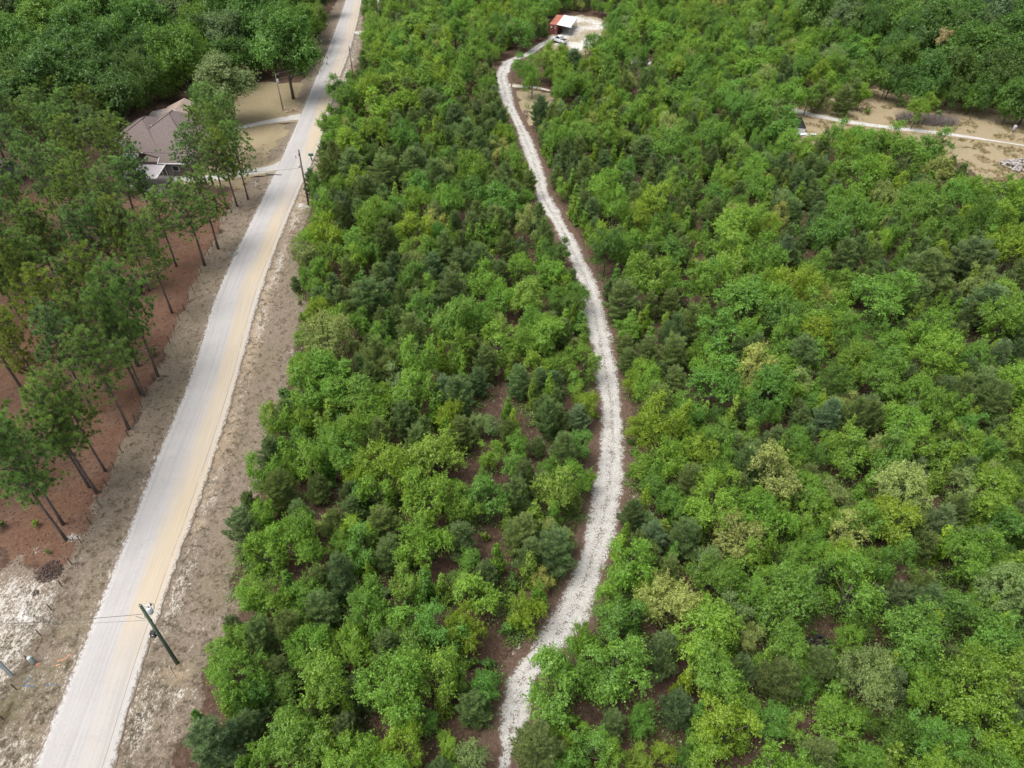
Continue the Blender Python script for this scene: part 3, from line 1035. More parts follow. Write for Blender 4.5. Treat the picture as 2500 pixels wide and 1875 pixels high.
def tall_pine(seed, H, R, base=.48, nl=30, dead=5, balls=15, per=46):
    """A grown pine: bare trunk, irregular crown of round needle tufts, dead snags below it."""
    rg = np.random.default_rng(seed)
    lean = rg.normal(0, .25, 2)
    bend = rg.normal(0, .18, 2)

    def trunk(t):
        return np.array([lean[0] * t + bend[0] * math.sin(t * 3), lean[1] * t + bend[1] * math.sin(t * 3), H * t])
    paths = [([tuple(trunk(t) + np.array([0, 0, -.3 if t == 0 else 0])) for t in np.linspace(0, .97, 9)], list(np.linspace(.21, .035, 9)))]
    paths[0][1][0] = .27
    pos, dr, tn = [], [], []
    for i in range(nl):
        t = base + (1 - base) * ((i + rg.uniform(0, 1)) / nl) * .97
        tc = (t - base) / (1 - base)
        L = R * (.55 + .45 * math.sin(min(1, tc * 1.6 + .25) * math.pi * .5)) * (1.06 - tc) ** .55 * rg.uniform(.45, 1.15)
        w = i * 2.4 + rg.normal(0, .5)
        up = -.05 + .75 * tc + rg.normal(0, .12)
        s = trunk(t)
        pts = [s]
        for q in (.4, .75, 1.0):
            pts.append(s + np.array([math.cos(w) * L * q, math.sin(w) * L * q, L * (up * q + .18 * q * q)]) + rg.normal(0, .06 * L, 3) * q)
        paths.append(([tuple(p) for p in pts], [.055, .04, .026, .012]))
        nb = max(2, int(balls * L / R))
        for k in range(nb):
            q = rg.uniform(.35, 1.0)
            a = pts[1] + (pts[3] - pts[1]) * max(0, (q - .4) / .6)
            off = rg.normal(0, .23 * L, 3) * np.array([1, 1, .55]) + np.array([0, 0, .12 * L])
            if q > .9:
                off *= .4
            p = a + off
            if k % 2 == 0:
                paths.append(([tuple(a), tuple(p)], [.016, .008]))
            tt = rg.uniform(0, 1)
            for m in range(2):
                pos.append(p + rg.normal(0, .04, 3))
                dr.append(unit(off * .6 + np.array([math.cos(w), math.sin(w), 0]) * .25 + np.array([0, 0, .55])))
                tn.append(tt + rg.uniform(-.12, .12))
    for i in range(dead):
        t = rg.uniform(base * .55, base + .1)
        w = rg.uniform(0, TAU)
        s = trunk(t)
        L = rg.uniform(.5, 1.9)
        e = s + np.array([math.cos(w) * L, math.sin(w) * L, L * rg.uniform(-.25, .3)])
        md = (s + e) / 2 + rg.normal(0, .1, 3)
        paths.append(([tuple(s), tuple(md), tuple(e)], [.035, .025, .008]))
    pos, dr, tn = np.array(pos), np.array(dr), np.clip(np.array(tn), 0, 1)
    v, tri = needle_tufts(rg, pos, dr, .40, .017, per, .75)
    crown = np_mesh('crown', v, None, tri, M['needle'], np.repeat(tn, per))
    return mesh_of(limb_mesh(paths, 6), 'trunk', M['pinebark']), crown, 2 * R, H


FORMS = {}
FORMS['broad'] = [broadleaf(100 + i, h, r, z0, lb + 5, 46, 22, .066, 'round', lift=.8) for i, (h, r, z0, lb) in enumerate(
    [(6.2, 2.7, .9, 13), (5.6, 2.6, .6, 9), (6.8, 2.5, 1.0, 13), (5.2, 2.8, .5, 14), (6.0, 2.4, .8, 8), (6.6, 2.9, 1.1, 15), (6.4, 2.3, .5, 7), (7.0, 2.6, .7, 17)])]
FORMS['spire'] = [broadleaf(200 + i, h, r, .3, lb + 3, 30, 16, .075, 'spire', .06) for i, (h, r, lb) in enumerate(
    [(6.0, 1.35, 15), (5.4, 1.5, 14), (6.6, 1.5, 17), (4.8, 1.2, 12)])]
FORMS['pine'] = [young_pine(300 + i, h, r, sparse=sp) for i, (h, r, sp) in enumerate([(5.6, 2.0, 1), (6.4, 2.1, 1.1), (5.0, 2.0, 1), (6.0, 1.8, .85), (4.6, 1.7, 1)])]
FORMS['tallpine'] = [tall_pine(400 + i, h, r, b, nl, dd) for i, (h, r, b, nl, dd) in enumerate(
    [(14.5, 3.9, .38, 52, 6), (15.5, 4.2, .42, 54, 7), (13.5, 3.7, .36, 50, 6), (15.0, 3.5, .46, 42, 14), (14.0, 4.2, .36, 54, 9), (14.8, 3.6, .44, 38, 16)])]
FORMS['big'] = [broadleaf(500 + i, h, r, z0, lb + 4, 80, 18, sz * .85, 'round', .26) for i, (h, r, z0, lb, sz) in enumerate(
    [(14, 5.2, 2.6, 22, .17), (13, 5.6, 2.0, 24, .17), (16, 5.0, 3.2, 24, .17), (12, 5.0, 1.2, 20, .16)])]
FORMS['shrub'] = [broadleaf(600 + i, h, r, .1, 6, 24, 12, .085, 'round', .03) for i, (h, r) in enumerate([(1.3, .95), (1.0, .8), (1.7, 1.0)])]

TINT = {  # leaf colour of each sort of tree
    'b': (.160, .292, .036), 'y': (.205, .318, .030), 'g': (.126, .250, .038), 'd': (.098, .190, .032), 's': (.200, .280, .095), 'c': (.280, .330, .100),
    't': (.118, .252, .042), 'l': (.198, .318, .052), 'p': (.205, .290, .092), 'o': (.185, .258, .088), 'k': (.165, .240, .088), 'q': (.200, .280, .125),
    'e': (.185, .295, .072), 'f': (.215, .290, .052), 'h': (.160, .260, .086)}
HUE = {'b': 'bright green', 'y': 'yellow-green', 'g': 'mid-green', 'd': 'dark green', 's': 'silvery green', 'c': 'cream-tipped', 't': 'emerald green', 'l': 'light green',
       'p': 'dull green', 'o': 'olive green', 'k': 'blackish green', 'q': 'blue-green', 'e': 'fresh green', 'f': 'yellowish green', 'h': 'deep green'}
KIND = {'broad': ('broadleaf_tree', 'tree', 'broadleaf tree'), 'spire': ('sapling', 'sapling', 'pointed sapling'), 'pine': ('young_pine', 'pine tree', 'young pine'),
        'tallpine': ('tall_pine', 'pine tree', 'tall pine'), 'big': ('shade_tree', 'tree', 'large tree'), 'shrub': ('shrub', 'shrub', 'shrub')}
PLANTS = []      # dict(form, v, x, y, d, h, tint, hue, zone, fixed)
rnd = random.Random(21)


def put(form, x, y, d, h, sort, zone, where=None):
    t = TINT[sort]
    if form == 'big':                     # the grown woods have darker summer leaves
        t = (t[0] * .92, t[1] * .90, t[2] * .95)
    elif form in ('broad', 'spire'):      # fresh spring leaves
        t = (t[0] * 1.13, t[1] * 1.10, t[2] * .96)
    k = rnd.uniform(.86, 1.12)
    j = rnd.uniform(-.10, .10)
    PLANTS.append(dict(form=form, v=rnd.randrange(len(FORMS[form])), x=x, y=y, d=d, h=h, tint=(t[0] * k * (1 + j), t[1] * k, t[2] * k * (1 - j)), sort=sort, zone=zone, where=where))


def zone_of(x, y):
    xr = np.interp(y, [p[1] for p in road_C[::-1]], [p[0] for p in road_C[::-1]])
    xt = np.interp(y, [p[1] for p in tr_C[::-1]], [p[0] for p in tr_C[::-1]])
    if x < xr:
        return 'left'
    return 'mid' if x < xt else 'right'


def crown_at(cx, cy, dpx, sort, form=None):
    """A tree whose crown the photograph shows centred at (cx, cy), dpx wide."""
    form = form or ('pine' if sort in 'pokq' else 'broad')
    z = 3.0
    for _ in range(4):
        X, Y = at(cx, cy, z)
        d = dpx * dist_cam(X, Y, z) / FPX
        h = {'pine': 1.42 * d, 'broad': 1.30 * d + .6, 'spire': 2.7 * d, 'big': 1.15 * d + 2, 'shrub': d * .9}[form]
        h = min(max(h, .8), {'pine': 7.2, 'broad': 8.4, 'spire': 7.0, 'big': 21, 'shrub': 3}[form])
        z = h * .58
    put(form, X, Y, d, h, sort, zone_of(X, Y))


# crowns read off the photograph (2500 px wide): x, y, width, sort
SEEN = """658 1476 120 b|785 1485 110 p|912 1482 125 g|1000 1510 105 b|1141 1531 110 y|1167 1447 120 b|1115 1424 75 d|762 1580 125 b|860 1586 115 b|906 1551 75 l
1005 1574 110 g|779 1655 175 b|956 1684 185 b|1051 1655 150 b|1155 1728 105 p|1181 1673 90 t|985 1823 135 y|1089 1823 85 b|846 1777 95 q|773 1722 75 p
681 1635 95 o|716 1809 155 g|614 1687 95 t|632 1858 95 b|581 1647 150 b|521 1814 160 q|616 1467 85 b|567 1525 65 q|1289 1502 95 y|1324 1421 55 c
1492 1461 95 b|1573 1459 75 b|1359 1684 180 b|1495 1626 155 g|1521 1519 115 g|1619 1592 115 o|1749 1655 160 b|1723 1534 175 b|1654 1728 105 k|1573 1757 80 t
1495 1765 95 o|1431 1800 65 b|1315 1823 160 o|1775 1780 150 y|1622 1835 70 y|1556 1858 75 l|1680 1852 55 t|1723 1829 85 b|1833 1742 85 g|1827 1447 115 b
1927 1462 175 g|2077 1438 155 b|2115 1661 160 s|2230 1557 175 t|2410 1684 215 b|2256 1684 115 b|2039 1771 115 b|1889 1757 95 g|2337 1490 135 d|2453 1433 135 s
2418 1557 135 g|1903 1655 115 o|1999 1852 135 o|2288 1823 135 g|2395 1843 115 g|2178 1785 105 d|2110 1534 75 d|750 958 115 b|741 1036 75 y|886 1015 65 l
880 958 115 g|1010 949 135 b|1112 969 115 p|990 1021 90 p|927 1056 85 p|663 1108 85 k|744 1131 115 b|828 1099 125 b|1051 1117 135 l|776 1189 70 p
880 1166 85 y|921 1209 105 b|1039 1224 135 b|1196 1209 115 g|730 1253 85 p|863 1244 75 p|643 1261 85 b|788 1284 50 c|730 1325 125 b|834 1337 85 g
932 1276 105 p|1039 1339 125 b|1126 1316 95 o|956 1348 95 p|649 1354 115 b|1196 1105 65 b|1126 1050 85 p|1431 989 65 y|1324 992 58 p|1364 1015 62 p
1414 1082 80 g|1312 1088 50 p|1263 1088 65 b|1347 1198 125 l|1356 1339 120 o|1551 937 55 y|1604 984 95 p|1657 1039 95 g|1743 937 145 g|1651 1123 105 b
1599 1195 90 g|1642 1224 75 t|1746 1195 115 y|1547 1253 80 k|1593 1310 85 q|1532 1371 135 b|1732 1368 85 s|1819 1371 95 b|1819 1137 105 p|1833 1224 105 b
1457 583 72 y|1524 603 78 b|1581 624 65 k|1639 612 78 g|1587 681 125 b|1520 725 105 o|1738 687 98 b|1819 728 145 g|1714 754 55 p|1743 817 115 g
1645 861 105 p|1528 846 55 p|1726 895 85 b|1573 910 78 b|1350 667 85 b|1358 728 60 g|1790 630 112 b|1790 545 112 b|921 522 78 l|788 519 78 b
941 580 78 p|793 574 85 y|866 641 65 y|776 652 55 b|776 704 58 b|782 762 75 y|822 791 85 b|874 855 65 s|906 728 115 p|1106 710 95 k|1170 638 78 p
1088 606 75 p|1008 667 78 t|1054 710 65 b|1025 884 125 b|918 869 90 p|1002 812 95 p|1170 777 85 t|1213 797 55 c|1149 745 35 c|1112 855 85 b|1187 878 85 p
793 901 115 b|742 901 65 b|2149 725 180 g|2022 574 105 g|1984 667 88 g|2236 516 135 g|2410 739 155 k|2381 629 125 k|2265 658 115 p|2062 624 95 p
2280 826 115 b|2178 840 85 b|2280 878 135 b|1953 869 100 p|1889 725 85 b|1999 812 100 y|2439 531 80 y|2143 595 58 y|2300 624 58 y|2242 464 55 c
2161 479 62 c|2468 609 115 y|2453 783 115 b|2013 733 68 c|850 345 80 y|910 320 80 y|800 420 70 p|860 400 85 p|940 415 90 p|1010 400 90 p|1060 430 95 p
1110 290 80 k|1050 250 80 k|1140 330 80 p|990 250 75 y|930 260 80 y|1210 480 90 g|1160 410 90 b|890 470 85 p|1320 270 62 k|1360 340 70 b|1420 330 75 l|1480 330 75 b
1570 370 85 p|1650 340 85 g|1740 330 90 g|1640 240 95 g|1720 240 100 g|1790 235 95 g|1850 290 90 g|1900 300 85 g|1930 230 80 b|2062 238 62 o|2000 228 66 o|2088 222 60 p|2030 212 60 b|1975 235 56 g|2105 232 46 y
2060 345 75 g|2100 350 80 b|2180 340 80 b|2220 385 90 g|2280 370 90 g|2130 420 90 y|2060 400 90 g|1980 370 75 b|1930 350 70 b|2370 468 80 b|2440 490 100 b|2330 480 90 g
2120 190 95 g|2070 130 90 g|2020 160 90 b|1960 130 85 b|2110 120 80 b|1830 150 80 b|1770 110 75 b|1690 120 70 b|1540 90 75 b|1570 60 75 b|1620 80 75 b|1660 40 75 b|1530 50 62 g
1296 62 72 g|1316 26 62 g|1285 30 62 g|1270 80 80 g|1330 150 60 l|1400 150 60 k|1440 160 60 y|1280 165 58 t|1300 190 60 b|1370 190 60 b|1450 110 60 g|1336 128 46 b|1500 120 60 b
908 95 62 b|920 60 70 l|960 80 80 l|1010 60 75 l|1060 50 75 b|1110 70 75 b|1160 60 75 l|1000 120 85 l|930 140 85 y|1080 140 85 b|1150 140 80 b|893 216 76 y|960 200 90 l|1030 190 85 b|1110 210 80 b|1180 190 75 p"""
for row in SEEN.replace('\n', '|').split('|'):
    a = row.split()
    crown_at(float(a[0]), float(a[1]), float(a[2]), a[3])
SPIRES = """967 479 36 l|999 490 28 l|1170 577 45 l|1428 534 30 b|1538 652 45 l|1593 843 28 y|1526 1300 42 b|1642 1224 46 t|1775 1099 55 b|720 690 34 k|1210 560 40 b|1560 250 45 l|1500 300 42 l
1470 190 40 l|1490 260 42 l|1380 290 36 y|1260 420 38 b|1500 440 36 b|1320 610 36 b|1080 350 36 b|1040 310 34 l|1120 360 36 l|1600 560 40 b|1870 500 40 l|1950 480 40 b|2080 520 40 l
1700 620 38 b|1660 780 34 l|1560 790 34 l|1480 870 34 b|2240 760 44 l|2330 760 42 b|1300 950 40 l|1240 1000 40 b|1130 900 42 b|1060 1000 44 b|880 1090 44 l|900 1400 50 b|1080 1430 50 l
1590 1420 52 l|1700 1290 54 l|1880 1330 54 b|1980 1250 54 l|2120 1180 54 b|2300 1150 54 l|2420 1250 54 b|2200 1330 54 l|2070 1050 50 l|1900 1100 50 b|1790 1000 48 l|2350 1000 50 b"""
for row in SPIRES.replace('\n', '|').split('|'):
    a = row.split()
    crown_at(float(a[0]), float(a[1]), float(a[2]), a[3], 'pine' if a[3] == 'k' else 'spire')
# the grown trees beyond the house and along the road on the left: crown x, y, width, sort
for cx, cy, w, s in ((690, 105, 178, 'g'), (636, 60, 130, 'g'), (116, 66, 125, 'b'), (202, 66, 130, 'g'), (341, 61, 150, 'g'), (434, 140, 150, 'b'), (545, 85, 120, 's'), (355, 195, 112, 'd'),
                     (289, 231, 120, 'd'), (139, 185, 170, 'd'), (29, 127, 125, 'g'), (23, 202, 115, 'd'), (548, 205, 118, 's'), (505, 245, 80, 't'), (593, 20, 100, 'b'), (202, 130, 150, 'd'), (260, 10, 120, 'g'), (60, 10, 120, 'g'),
                     (430, 20, 110, 'g'), (480, 60, 100, 'b'), (735, 15, 90, 'b'), (770, 45, 70, 'l'), (70, 250, 110, 'd'), (230, 190, 120, 'd'), (398, 196, 60, 'd'), (500, -20, 120, 'd'), (340, -30, 120, 'g'), (180, -40, 130, 'd'), (690, -30, 100, 'g')):
    crown_at(cx, cy, w, s, 'big')
# grown trees beyond the field
for cx, cy, w, s in ((2200, 60, 110, 'g'), (2160, 20, 100, 't'), (2280, 90, 130, 'd'), (2330, 50, 120, 'g'), (2270, 185, 95, 'g'), (2370, 120, 130, 'g'), (2410, 40, 120, 'k'), (2440, 180, 120, 'd'), (2490, 110, 130, 'g'), (2340, 180, 95, 'd'), (2400, 220, 70, 't'),
                     (2480, 235, 85, 'g'), (2060, 50, 90, 'k'), (1990, 20, 90, 'l'), (2110, 70, 80, 'd'), (2200, 150, 80, 'g'), (2180, 190, 60, 'd'), (2520, 30, 120, 't'), (2240, 10, 110, 'g'), (2090, 0, 90, 'g'), (2350, -10, 110, 'd'), (2460, -20, 120, 'g'), (2230, 120, 80, 'g'), (2310, 140, 90, 'g'), (2530, 220, 110, 'd')):
    crown_at(cx, cy, w, s, 'big')
# the leafy edge of the grown wood along the field
for cx, cy, w, s in ((2165, 205, 46, 'g'), (2205, 216, 52, 'd'), (2250, 225, 50, 'g'), (2296, 230, 46, 'd'), (2335, 236, 50, 'd'), (2372, 243, 46, 'g'), (2410, 247, 54, 'd'), (2452, 256, 56, 'g'), (2495, 262, 60, 'g')):
    crown_at(cx, cy, w, s)
# field shrubs
for cx, cy, w, s in ((2243, 266, 60, 'b'), (2276, 256, 40, 'b'), (2288, 280, 30, 'e'), (2203, 253, 20, 'g'), (2118, 272, 14, 'b')):
    crown_at(cx, cy, w, s if s in TINT else 'g', 'shrub' if w < 40 else 'broad')

# tall pines on the pine straw, by the foot of each trunk
FOOT = """162 1317 16.5|153 1279 15|236 1202 15|218 1189 14|257 1149 15|315 1048 15|353 967 15.5|344 962 14|385 917 16|338 893 14|421 765 14.5|365 710 15|350 707 14|499 647 13.5|532 606 13|579 502 14.5|605 483 13.5|554 509 13.5|237 644 15|431 650 12
61 800 15|100 780 14.5|90 788 15|124 823 15|137 780 14|159 728 15|172 716 14.5|165 586 14.5|312 615 14|379 543 13.5|300 860 15.5|268 960 15|230 1010 15|190 900 15|250 860 14|60 960 15|130 1000 15|20 900 15|-60 1000 15|-30 1130 16|40 1180 16|-110 1250 16
300 700 14|250 720 14|60 680 14.5|10 720 14.5|-50 800 15|110 640 14|20 600 14|-60 650 14|70 560 14|0 500 13.5|130 520 13.5|200 540 13.5|260 560 13.5|90 470 13|-40 560 13.5|340 560 13|490 480 13|520 450 13.5|560 420 13|545 385 13|585 400 12.5
30 430 13|110 420 13|180 430 13|220 470 13.5|-30 450 13|60 380 13|140 370 13|10 360 13|210 390 12.5|270 420 12.5|-80 400 13|100 335 12.5|180 335 12.5|250 350 12|300 470 13|320 440 12|30 310 12.5"""
for row in FOOT.replace('\n', '|').split('|'):
    a = [float(q) for q in row.split()]
    X, Y = at(a[0], a[1])
    put('tallpine', X, Y, rnd.uniform(5.8, 7.8), a[2] * rnd.uniform(.93, 1.05), rnd.choice('eeefhhe'), 'left')

_sz = np.array(straw_zone)
_k = 0
while _k < 900:
    _k += 1
    X, Y = rnd.uniform(_sz[:, 0].min(), _sz[:, 0].max()), rnd.uniform(42, 122)
    if not inside(np.array([X]), np.array([Y]), straw_zone)[0] or dpoly(np.array([X]), np.array([Y]), fence_line)[0] < 2.5 or (X > -84 and X < -50 and Y > 90):
        continue
    if any(p['form'] == 'tallpine' and math.hypot(p['x'] - X, p['y'] - Y) < 7.0 for p in PLANTS):
        continue
    put('tallpine', X, Y, rnd.uniform(5.6, 8.2), rnd.uniform(11.5, 15.5), rnd.choice('eeefhhe'), 'left')

# bare openings in the wood, known from the photograph
GAPS = [(at(a, b), r) for a, b, r in ((1140, 1178, 1.7), (797, 1238, 1.5), (961, 1122, 1.6), (1204, 1024, 2.0), (1199, 1345, 1.8), (1083, 1522, 1.6), (855, 1522, 1.0), (1216, 1597, 1.8), (1265, 1040, 1.6), (1285, 1130, 1.6),
        (1662, 690, 1.7), (1682, 730, 1.6), (1690, 970, 1.8), (1930, 690, 1.6), (2032, 700, 2.0), (1950, 585, 1.4), (1975, 1588, 1.9), (2005, 1540, 1.1), (1580, 1720, 1.0), (1905, 1085, 1.2), (1170, 1660, .8), (1560, 265, 4), (1540, 1140, 1.6), (1530, 1220, 1.5),
        (1180, 1110, 1.5), (1250, 870, 1.2), (1220, 960, 1.4), (740, 540, .8), (1130, 1440, 1.0), (1700, 640, 1.0), (2230, 610, 1.2))]
GX_, GY_, GR_ = (np.array([g[0][0] for g in GAPS]), np.array([g[0][1] for g in GAPS]), np.array([g[1] for g in GAPS]))


# stretches where pines prevail (photo x, y, radius px)
PINY = [(at(a, b, 3), r) for a, b, r in ((900, 420, 20), (1060, 420, 18), (1100, 280, 12), (930, 740, 10), (1080, 720, 10), (1180, 640, 8), (1000, 820, 10), (2350, 690, 16), (2250, 650, 10), (1650, 860, 7), (1560, 740, 8), (2420, 740, 14), (1110, 970, 6),
        (940, 1290, 5), (1320, 1000, 6), (1600, 420, 14), (1480, 400, 12), (1900, 430, 10), (2080, 610, 7), (1820, 1140, 4), (1330, 560, 5), (1750, 440, 12), (700, 1640, 4), (800, 1750, 4), (1950, 640, 6))]
cell = {}


def near(x, y, r, k):
    for i in range(int((x - 6) // 4), int((x + 6) // 4) + 1):
        for j in range(int((y - 6) // 4), int((y + 6) // 4) + 1):
            for (a, b, q) in cell.get((i, j), ()):
                if math.hypot(a - x, b - y) < (q + r) * k:
                    return True
    return False


def note(x, y, r):
    cell.setdefault((int(x // 4), int(y // 4)), []).append((x, y, r))


# ground that the photograph shows open: no crown of the filling growth may hang in front of it
OPEN = [[(1346, 30), (1346, 92), (1418, 92), (1418, 32)], [(1940, 258), (2065, 285), (2110, 228), (2140, 212), (2300, 246), (2500, 288), (2600, 300), (2600, 428), (2385, 418), (2340, 390), (2295, 348), (2200, 318), (2110, 312), (2060, 302), (2030, 298), (2005, 322), (1985, 338), (1945, 345)],
        [(1338, 112), (1345, 40), (1380, 33), (1482, 52), (1490, 70), (1440, 112), (1418, 128), (1385, 112)], [(1225, 200), (1340, 214), (1346, 235), (1310, 262), (1290, 292), (1262, 262)], [(1525, 140), (1600, 142), (1595, 162), (1530, 158)],
        [(812, 238), (838, 190), (866, 150), (886, 112), (890, 80), (880, 30), (858, 60), (840, 150), (800, 262)],
        [(1228, 170), (1290, 122), (1330, 95), (1345, 105), (1300, 138), (1245, 185)]]


OPEN_TOP = [[(a_, y_) for y_, a_, b_ in TRACK_ROWS] + [(b_, y_) for y_, a_, b_ in TRACK_ROWS[::-1]]]


def shows_open(x, y, d, h):
    q = [px((x, y, h * .96)), px((x - d * .42, y, h * .62)), px((x + d * .42, y, h * .62)), px((x, y, h * .6))]
    qa, qb = np.array([c[0] for c in q]), np.array([c[1] for c in q])
    return any(inside(qa, qb, pl).any() for pl in OPEN) or any(inside(qa[[0, 3]], qb[[0, 3]], pl).any() for pl in OPEN_TOP)


PLANTS = [p for p in PLANTS if not (p['form'] in ('spire', 'shrub') and dpoly(np.array([p['x']]), np.array([p['y']]), tr_C)[0] < 1.6)]
for p in PLANTS:
    note(p['x'], p['y'], p['d'] / 2)
NT_ = 30000
rgf = np.random.default_rng(77)
FY = 12 + 290 * rgf.random(NT_) ** .9
FXX = (rgf.random(NT_) * 2 - 1) * (FY * .78 + 36)
d_tr, d_rd, d_ve = dpoly(FXX, FY, tr_C), dpoly(FXX, FY, road_C), dpoly(FXX, FY, verge_edge)
in_vp = inside(FXX, FY, verge_poly)
s_op = [(sd_poly(FXX, FY, pl), m) for pl, m in ((yard, .6), (field, .5), (glade, .4), (yard_sand2, .3))]
s_tr = [(dpoly(FXX, FY, pl), w) for pl, w in ((yard_track, 2.0), (spur_track, 1.4), (field_track, 2))]
far_m = (sd_poly(FXX, FY, P((1960, 40), (2140, 205), (2560, 285), (2900, 330), (2900, -300), (1960, -300))) < 0) | (FY > 246)
xr_ = np.interp(FY, [p[1] for p in road_C[::-1]], [p[0] for p in road_C[::-1]])
for i in range(NT_):
    x, y = float(FXX[i]), float(FY[i])
    if x < xr_[i] or in_vp[i] or d_rd[i] < 4:
        continue
    gx0, gy0 = px((x, y, 2.0))
    if gx0 < -80 or gx0 > 2580 or gy0 > 1990 or gy0 < -140:
        continue
    pine_p = .21
    for (q, r) in PINY:
        if math.hypot(q[0] - x, q[1] - y) < r:
            pine_p = .62
            break
    k = rnd.random()
    if far_m[i] and k < .75:
        d = rnd.uniform(6, 10)
        form, sort, h = 'big', rnd.choice('gdkddtdg'), rnd.uniform(10, 15)
        if rnd.random() < .3:
            form, sort, d = 'tallpine', rnd.choice('hhek'), d * .8
    elif k < pine_p:
        d = rnd.uniform(2.6, 4.3)
        form, sort, h = 'pine', rnd.choice('pppopkpqo'), d * rnd.uniform(1.3, 1.7)
    elif k > .90:
        d = rnd.uniform(1.6, 2.7)
        form, sort, h = 'spire', rnd.choice('lbblty'), rnd.uniform(3.6, 6.0)
    else:
        d = rnd.choice((rnd.uniform(2.4, 4.2), rnd.uniform(4.2, 6.4)))
        form, sort, h = 'broad', rnd.choice('bbbbgglygbtdscb'), d * rnd.uniform(1.1, 1.5) + .5
    r = d / 2
    if d_tr[i] < 1.6 + r * .55 or d_ve[i] < r * .55 or any(sp_[i] < r * m for sp_, m in s_op) or any(sp_[i] < w_ + r * .5 for sp_, w_ in s_tr):
        continue
    if np.any(np.hypot(GX_ - x, GY_ - y) < GR_ + r * .55) or near(x, y, r, (.60 if y > 70 else .52) if form != 'spire' else .42) or shows_open(x, y, d, h):
        continue
    put(form, x, y, d, h, sort, zone_of(x, y))
    note(x, y, r)
# more grown trees behind the house and along the top left
cand = [at(rnd.uniform(-120, 820), rnd.uniform(-120, 330)) for _ in range(1500)]
ca = np.array(cand)
okc = (dpoly(ca[:, 0], ca[:, 1], road_C) > 8) & ~((ca[:, 0] > -97) & (ca[:, 0] < -54) & (ca[:, 1] > 108) & (ca[:, 1] < 150)) & (sd_poly(ca[:, 0], ca[:, 1], lawn) > 2)
okc &= ca[:, 0] < np.interp(ca[:, 1], [p[1] for p in road_C[::-1]], [p[0] for p in road_C[::-1]])
for (x, y), k in zip(cand, okc):
    d = rnd.uniform(6.5, 10.5)
    if not k or near(x, y, d / 2, .62):
        continue
    put('big', x, y, d, rnd.uniform(9, 14), rnd.choice('gddbgdkt'), 'left')
    note(x, y, d / 2)
# low growth under the young stand and along the margins
tries, nsh = 0, 0
while tries < 4000 and nsh < 290:
    tries += 1
    y = 14 + 100 * rnd.random() ** 1.3
    x = rnd.uniform(-y * .5 - 12, y * .78 + 34)
    if zone_of(x, y) == 'left' or inside(np.array([x]), np.array([y]), verge_poly)[0] or dpoly(np.array([x]), np.array([y]), tr_C)[0] < 2.2 or dpoly(np.array([x]), np.array([y]), road_C)[0] < 5:
        continue
    if near(x, y, .4, .50):
        continue
    d = rnd.uniform(.9, 2.0)
    if np.any(np.hypot(GX_ - x, GY_ - y) < GR_ * .75):
        continue
    put('shrub', x, y, d, d * rnd.uniform(.6, .95), rnd.choice('gdbgldo'), zone_of(x, y))
    note(x, y, d / 2)
    nsh += 1
for a, b, d, s in ((1940, 1555, .9, 'g'), (1985, 1552, .8, 'd'), (1978, 1592, .7, 'o'), (2025, 1590, .9, 'g'), (1935, 1612, .8, 'b'), (2012, 1620, .9, 'd'), (118, 1352, .8, 'b'), (95, 1283, 1.2, 'y'), (185, 985, 1.4, 'd'), (345, 715, 2.0, 'd'), (372, 868, 1.6, 'd'), (10, 1290, 1.6, 'd'), (1535, 1085, 1.0, 'g'), (1545, 1110, .9, 'g'), (1532, 1160, .8, 'g'), (1455, 1020, .9, 'y'), (1395, 680, 1.0, 'b'),
                   (890, 118, 2.6, 'g'), (895, 135, 1.8, 'b'), (1205, 1060, 1.0, 'd'), (740, 870, 1.1, 'g'), (815, 275, 1.6, 'b')):
    X, Y = at(a, b)
    put('shrub', X, Y, d, d * .75, s, zone_of(X, Y))

# ------------------------------------------------------------------ buildings
def frame(x, y, rz=0.0, z=0.0):
    return Matrix.Translation((x, y, z)) @ Matrix.Rotation(rz, 4, 'Z')


def hip_roof(mb, x0, x1, y0, y1, ze, rx, ry0, ry1, zr, over=0.0):
    """Hip roof with its ridge along y."""
    v = [(x0, y0, ze), (x1, y0, ze), (x1, y1, ze), (x0, y1, ze), (rx, ry0, zr), (rx, ry1, zr)]
    mb.add(v + [(p[0], p[1], ze - .18) for p in v[:4]], [(0, 1, 4), (1, 2, 5, 4), (2, 3, 5), (3, 0, 4, 5), (6, 9, 8, 7), (0, 6, 7, 1), (1, 7, 8, 2), (2, 8, 9, 3), (3, 9, 6, 0)])
    return mb


def ridge_caps(name, parent, segs, mat):
    for a, b in segs:
        MB().tube([Vector(a) + Vector((0, 0, .03)), Vector(b) + Vector((0, 0, .03))], .09, 5).build(name, mat, parent)


M['ridge'] = simple('ridge_cap', (.085, .066, .062), .9, .15, 3)
house = thing('house', 'brown shingled house with two hipped peaks and a pale porch roof among the pines', 'house', (-68.0, 131.0, 0))
H0 = Vector((-68.0, 131.0, 0))


def hp(*pts):
    return [tuple(Vector(p) - H0) for p in pts]


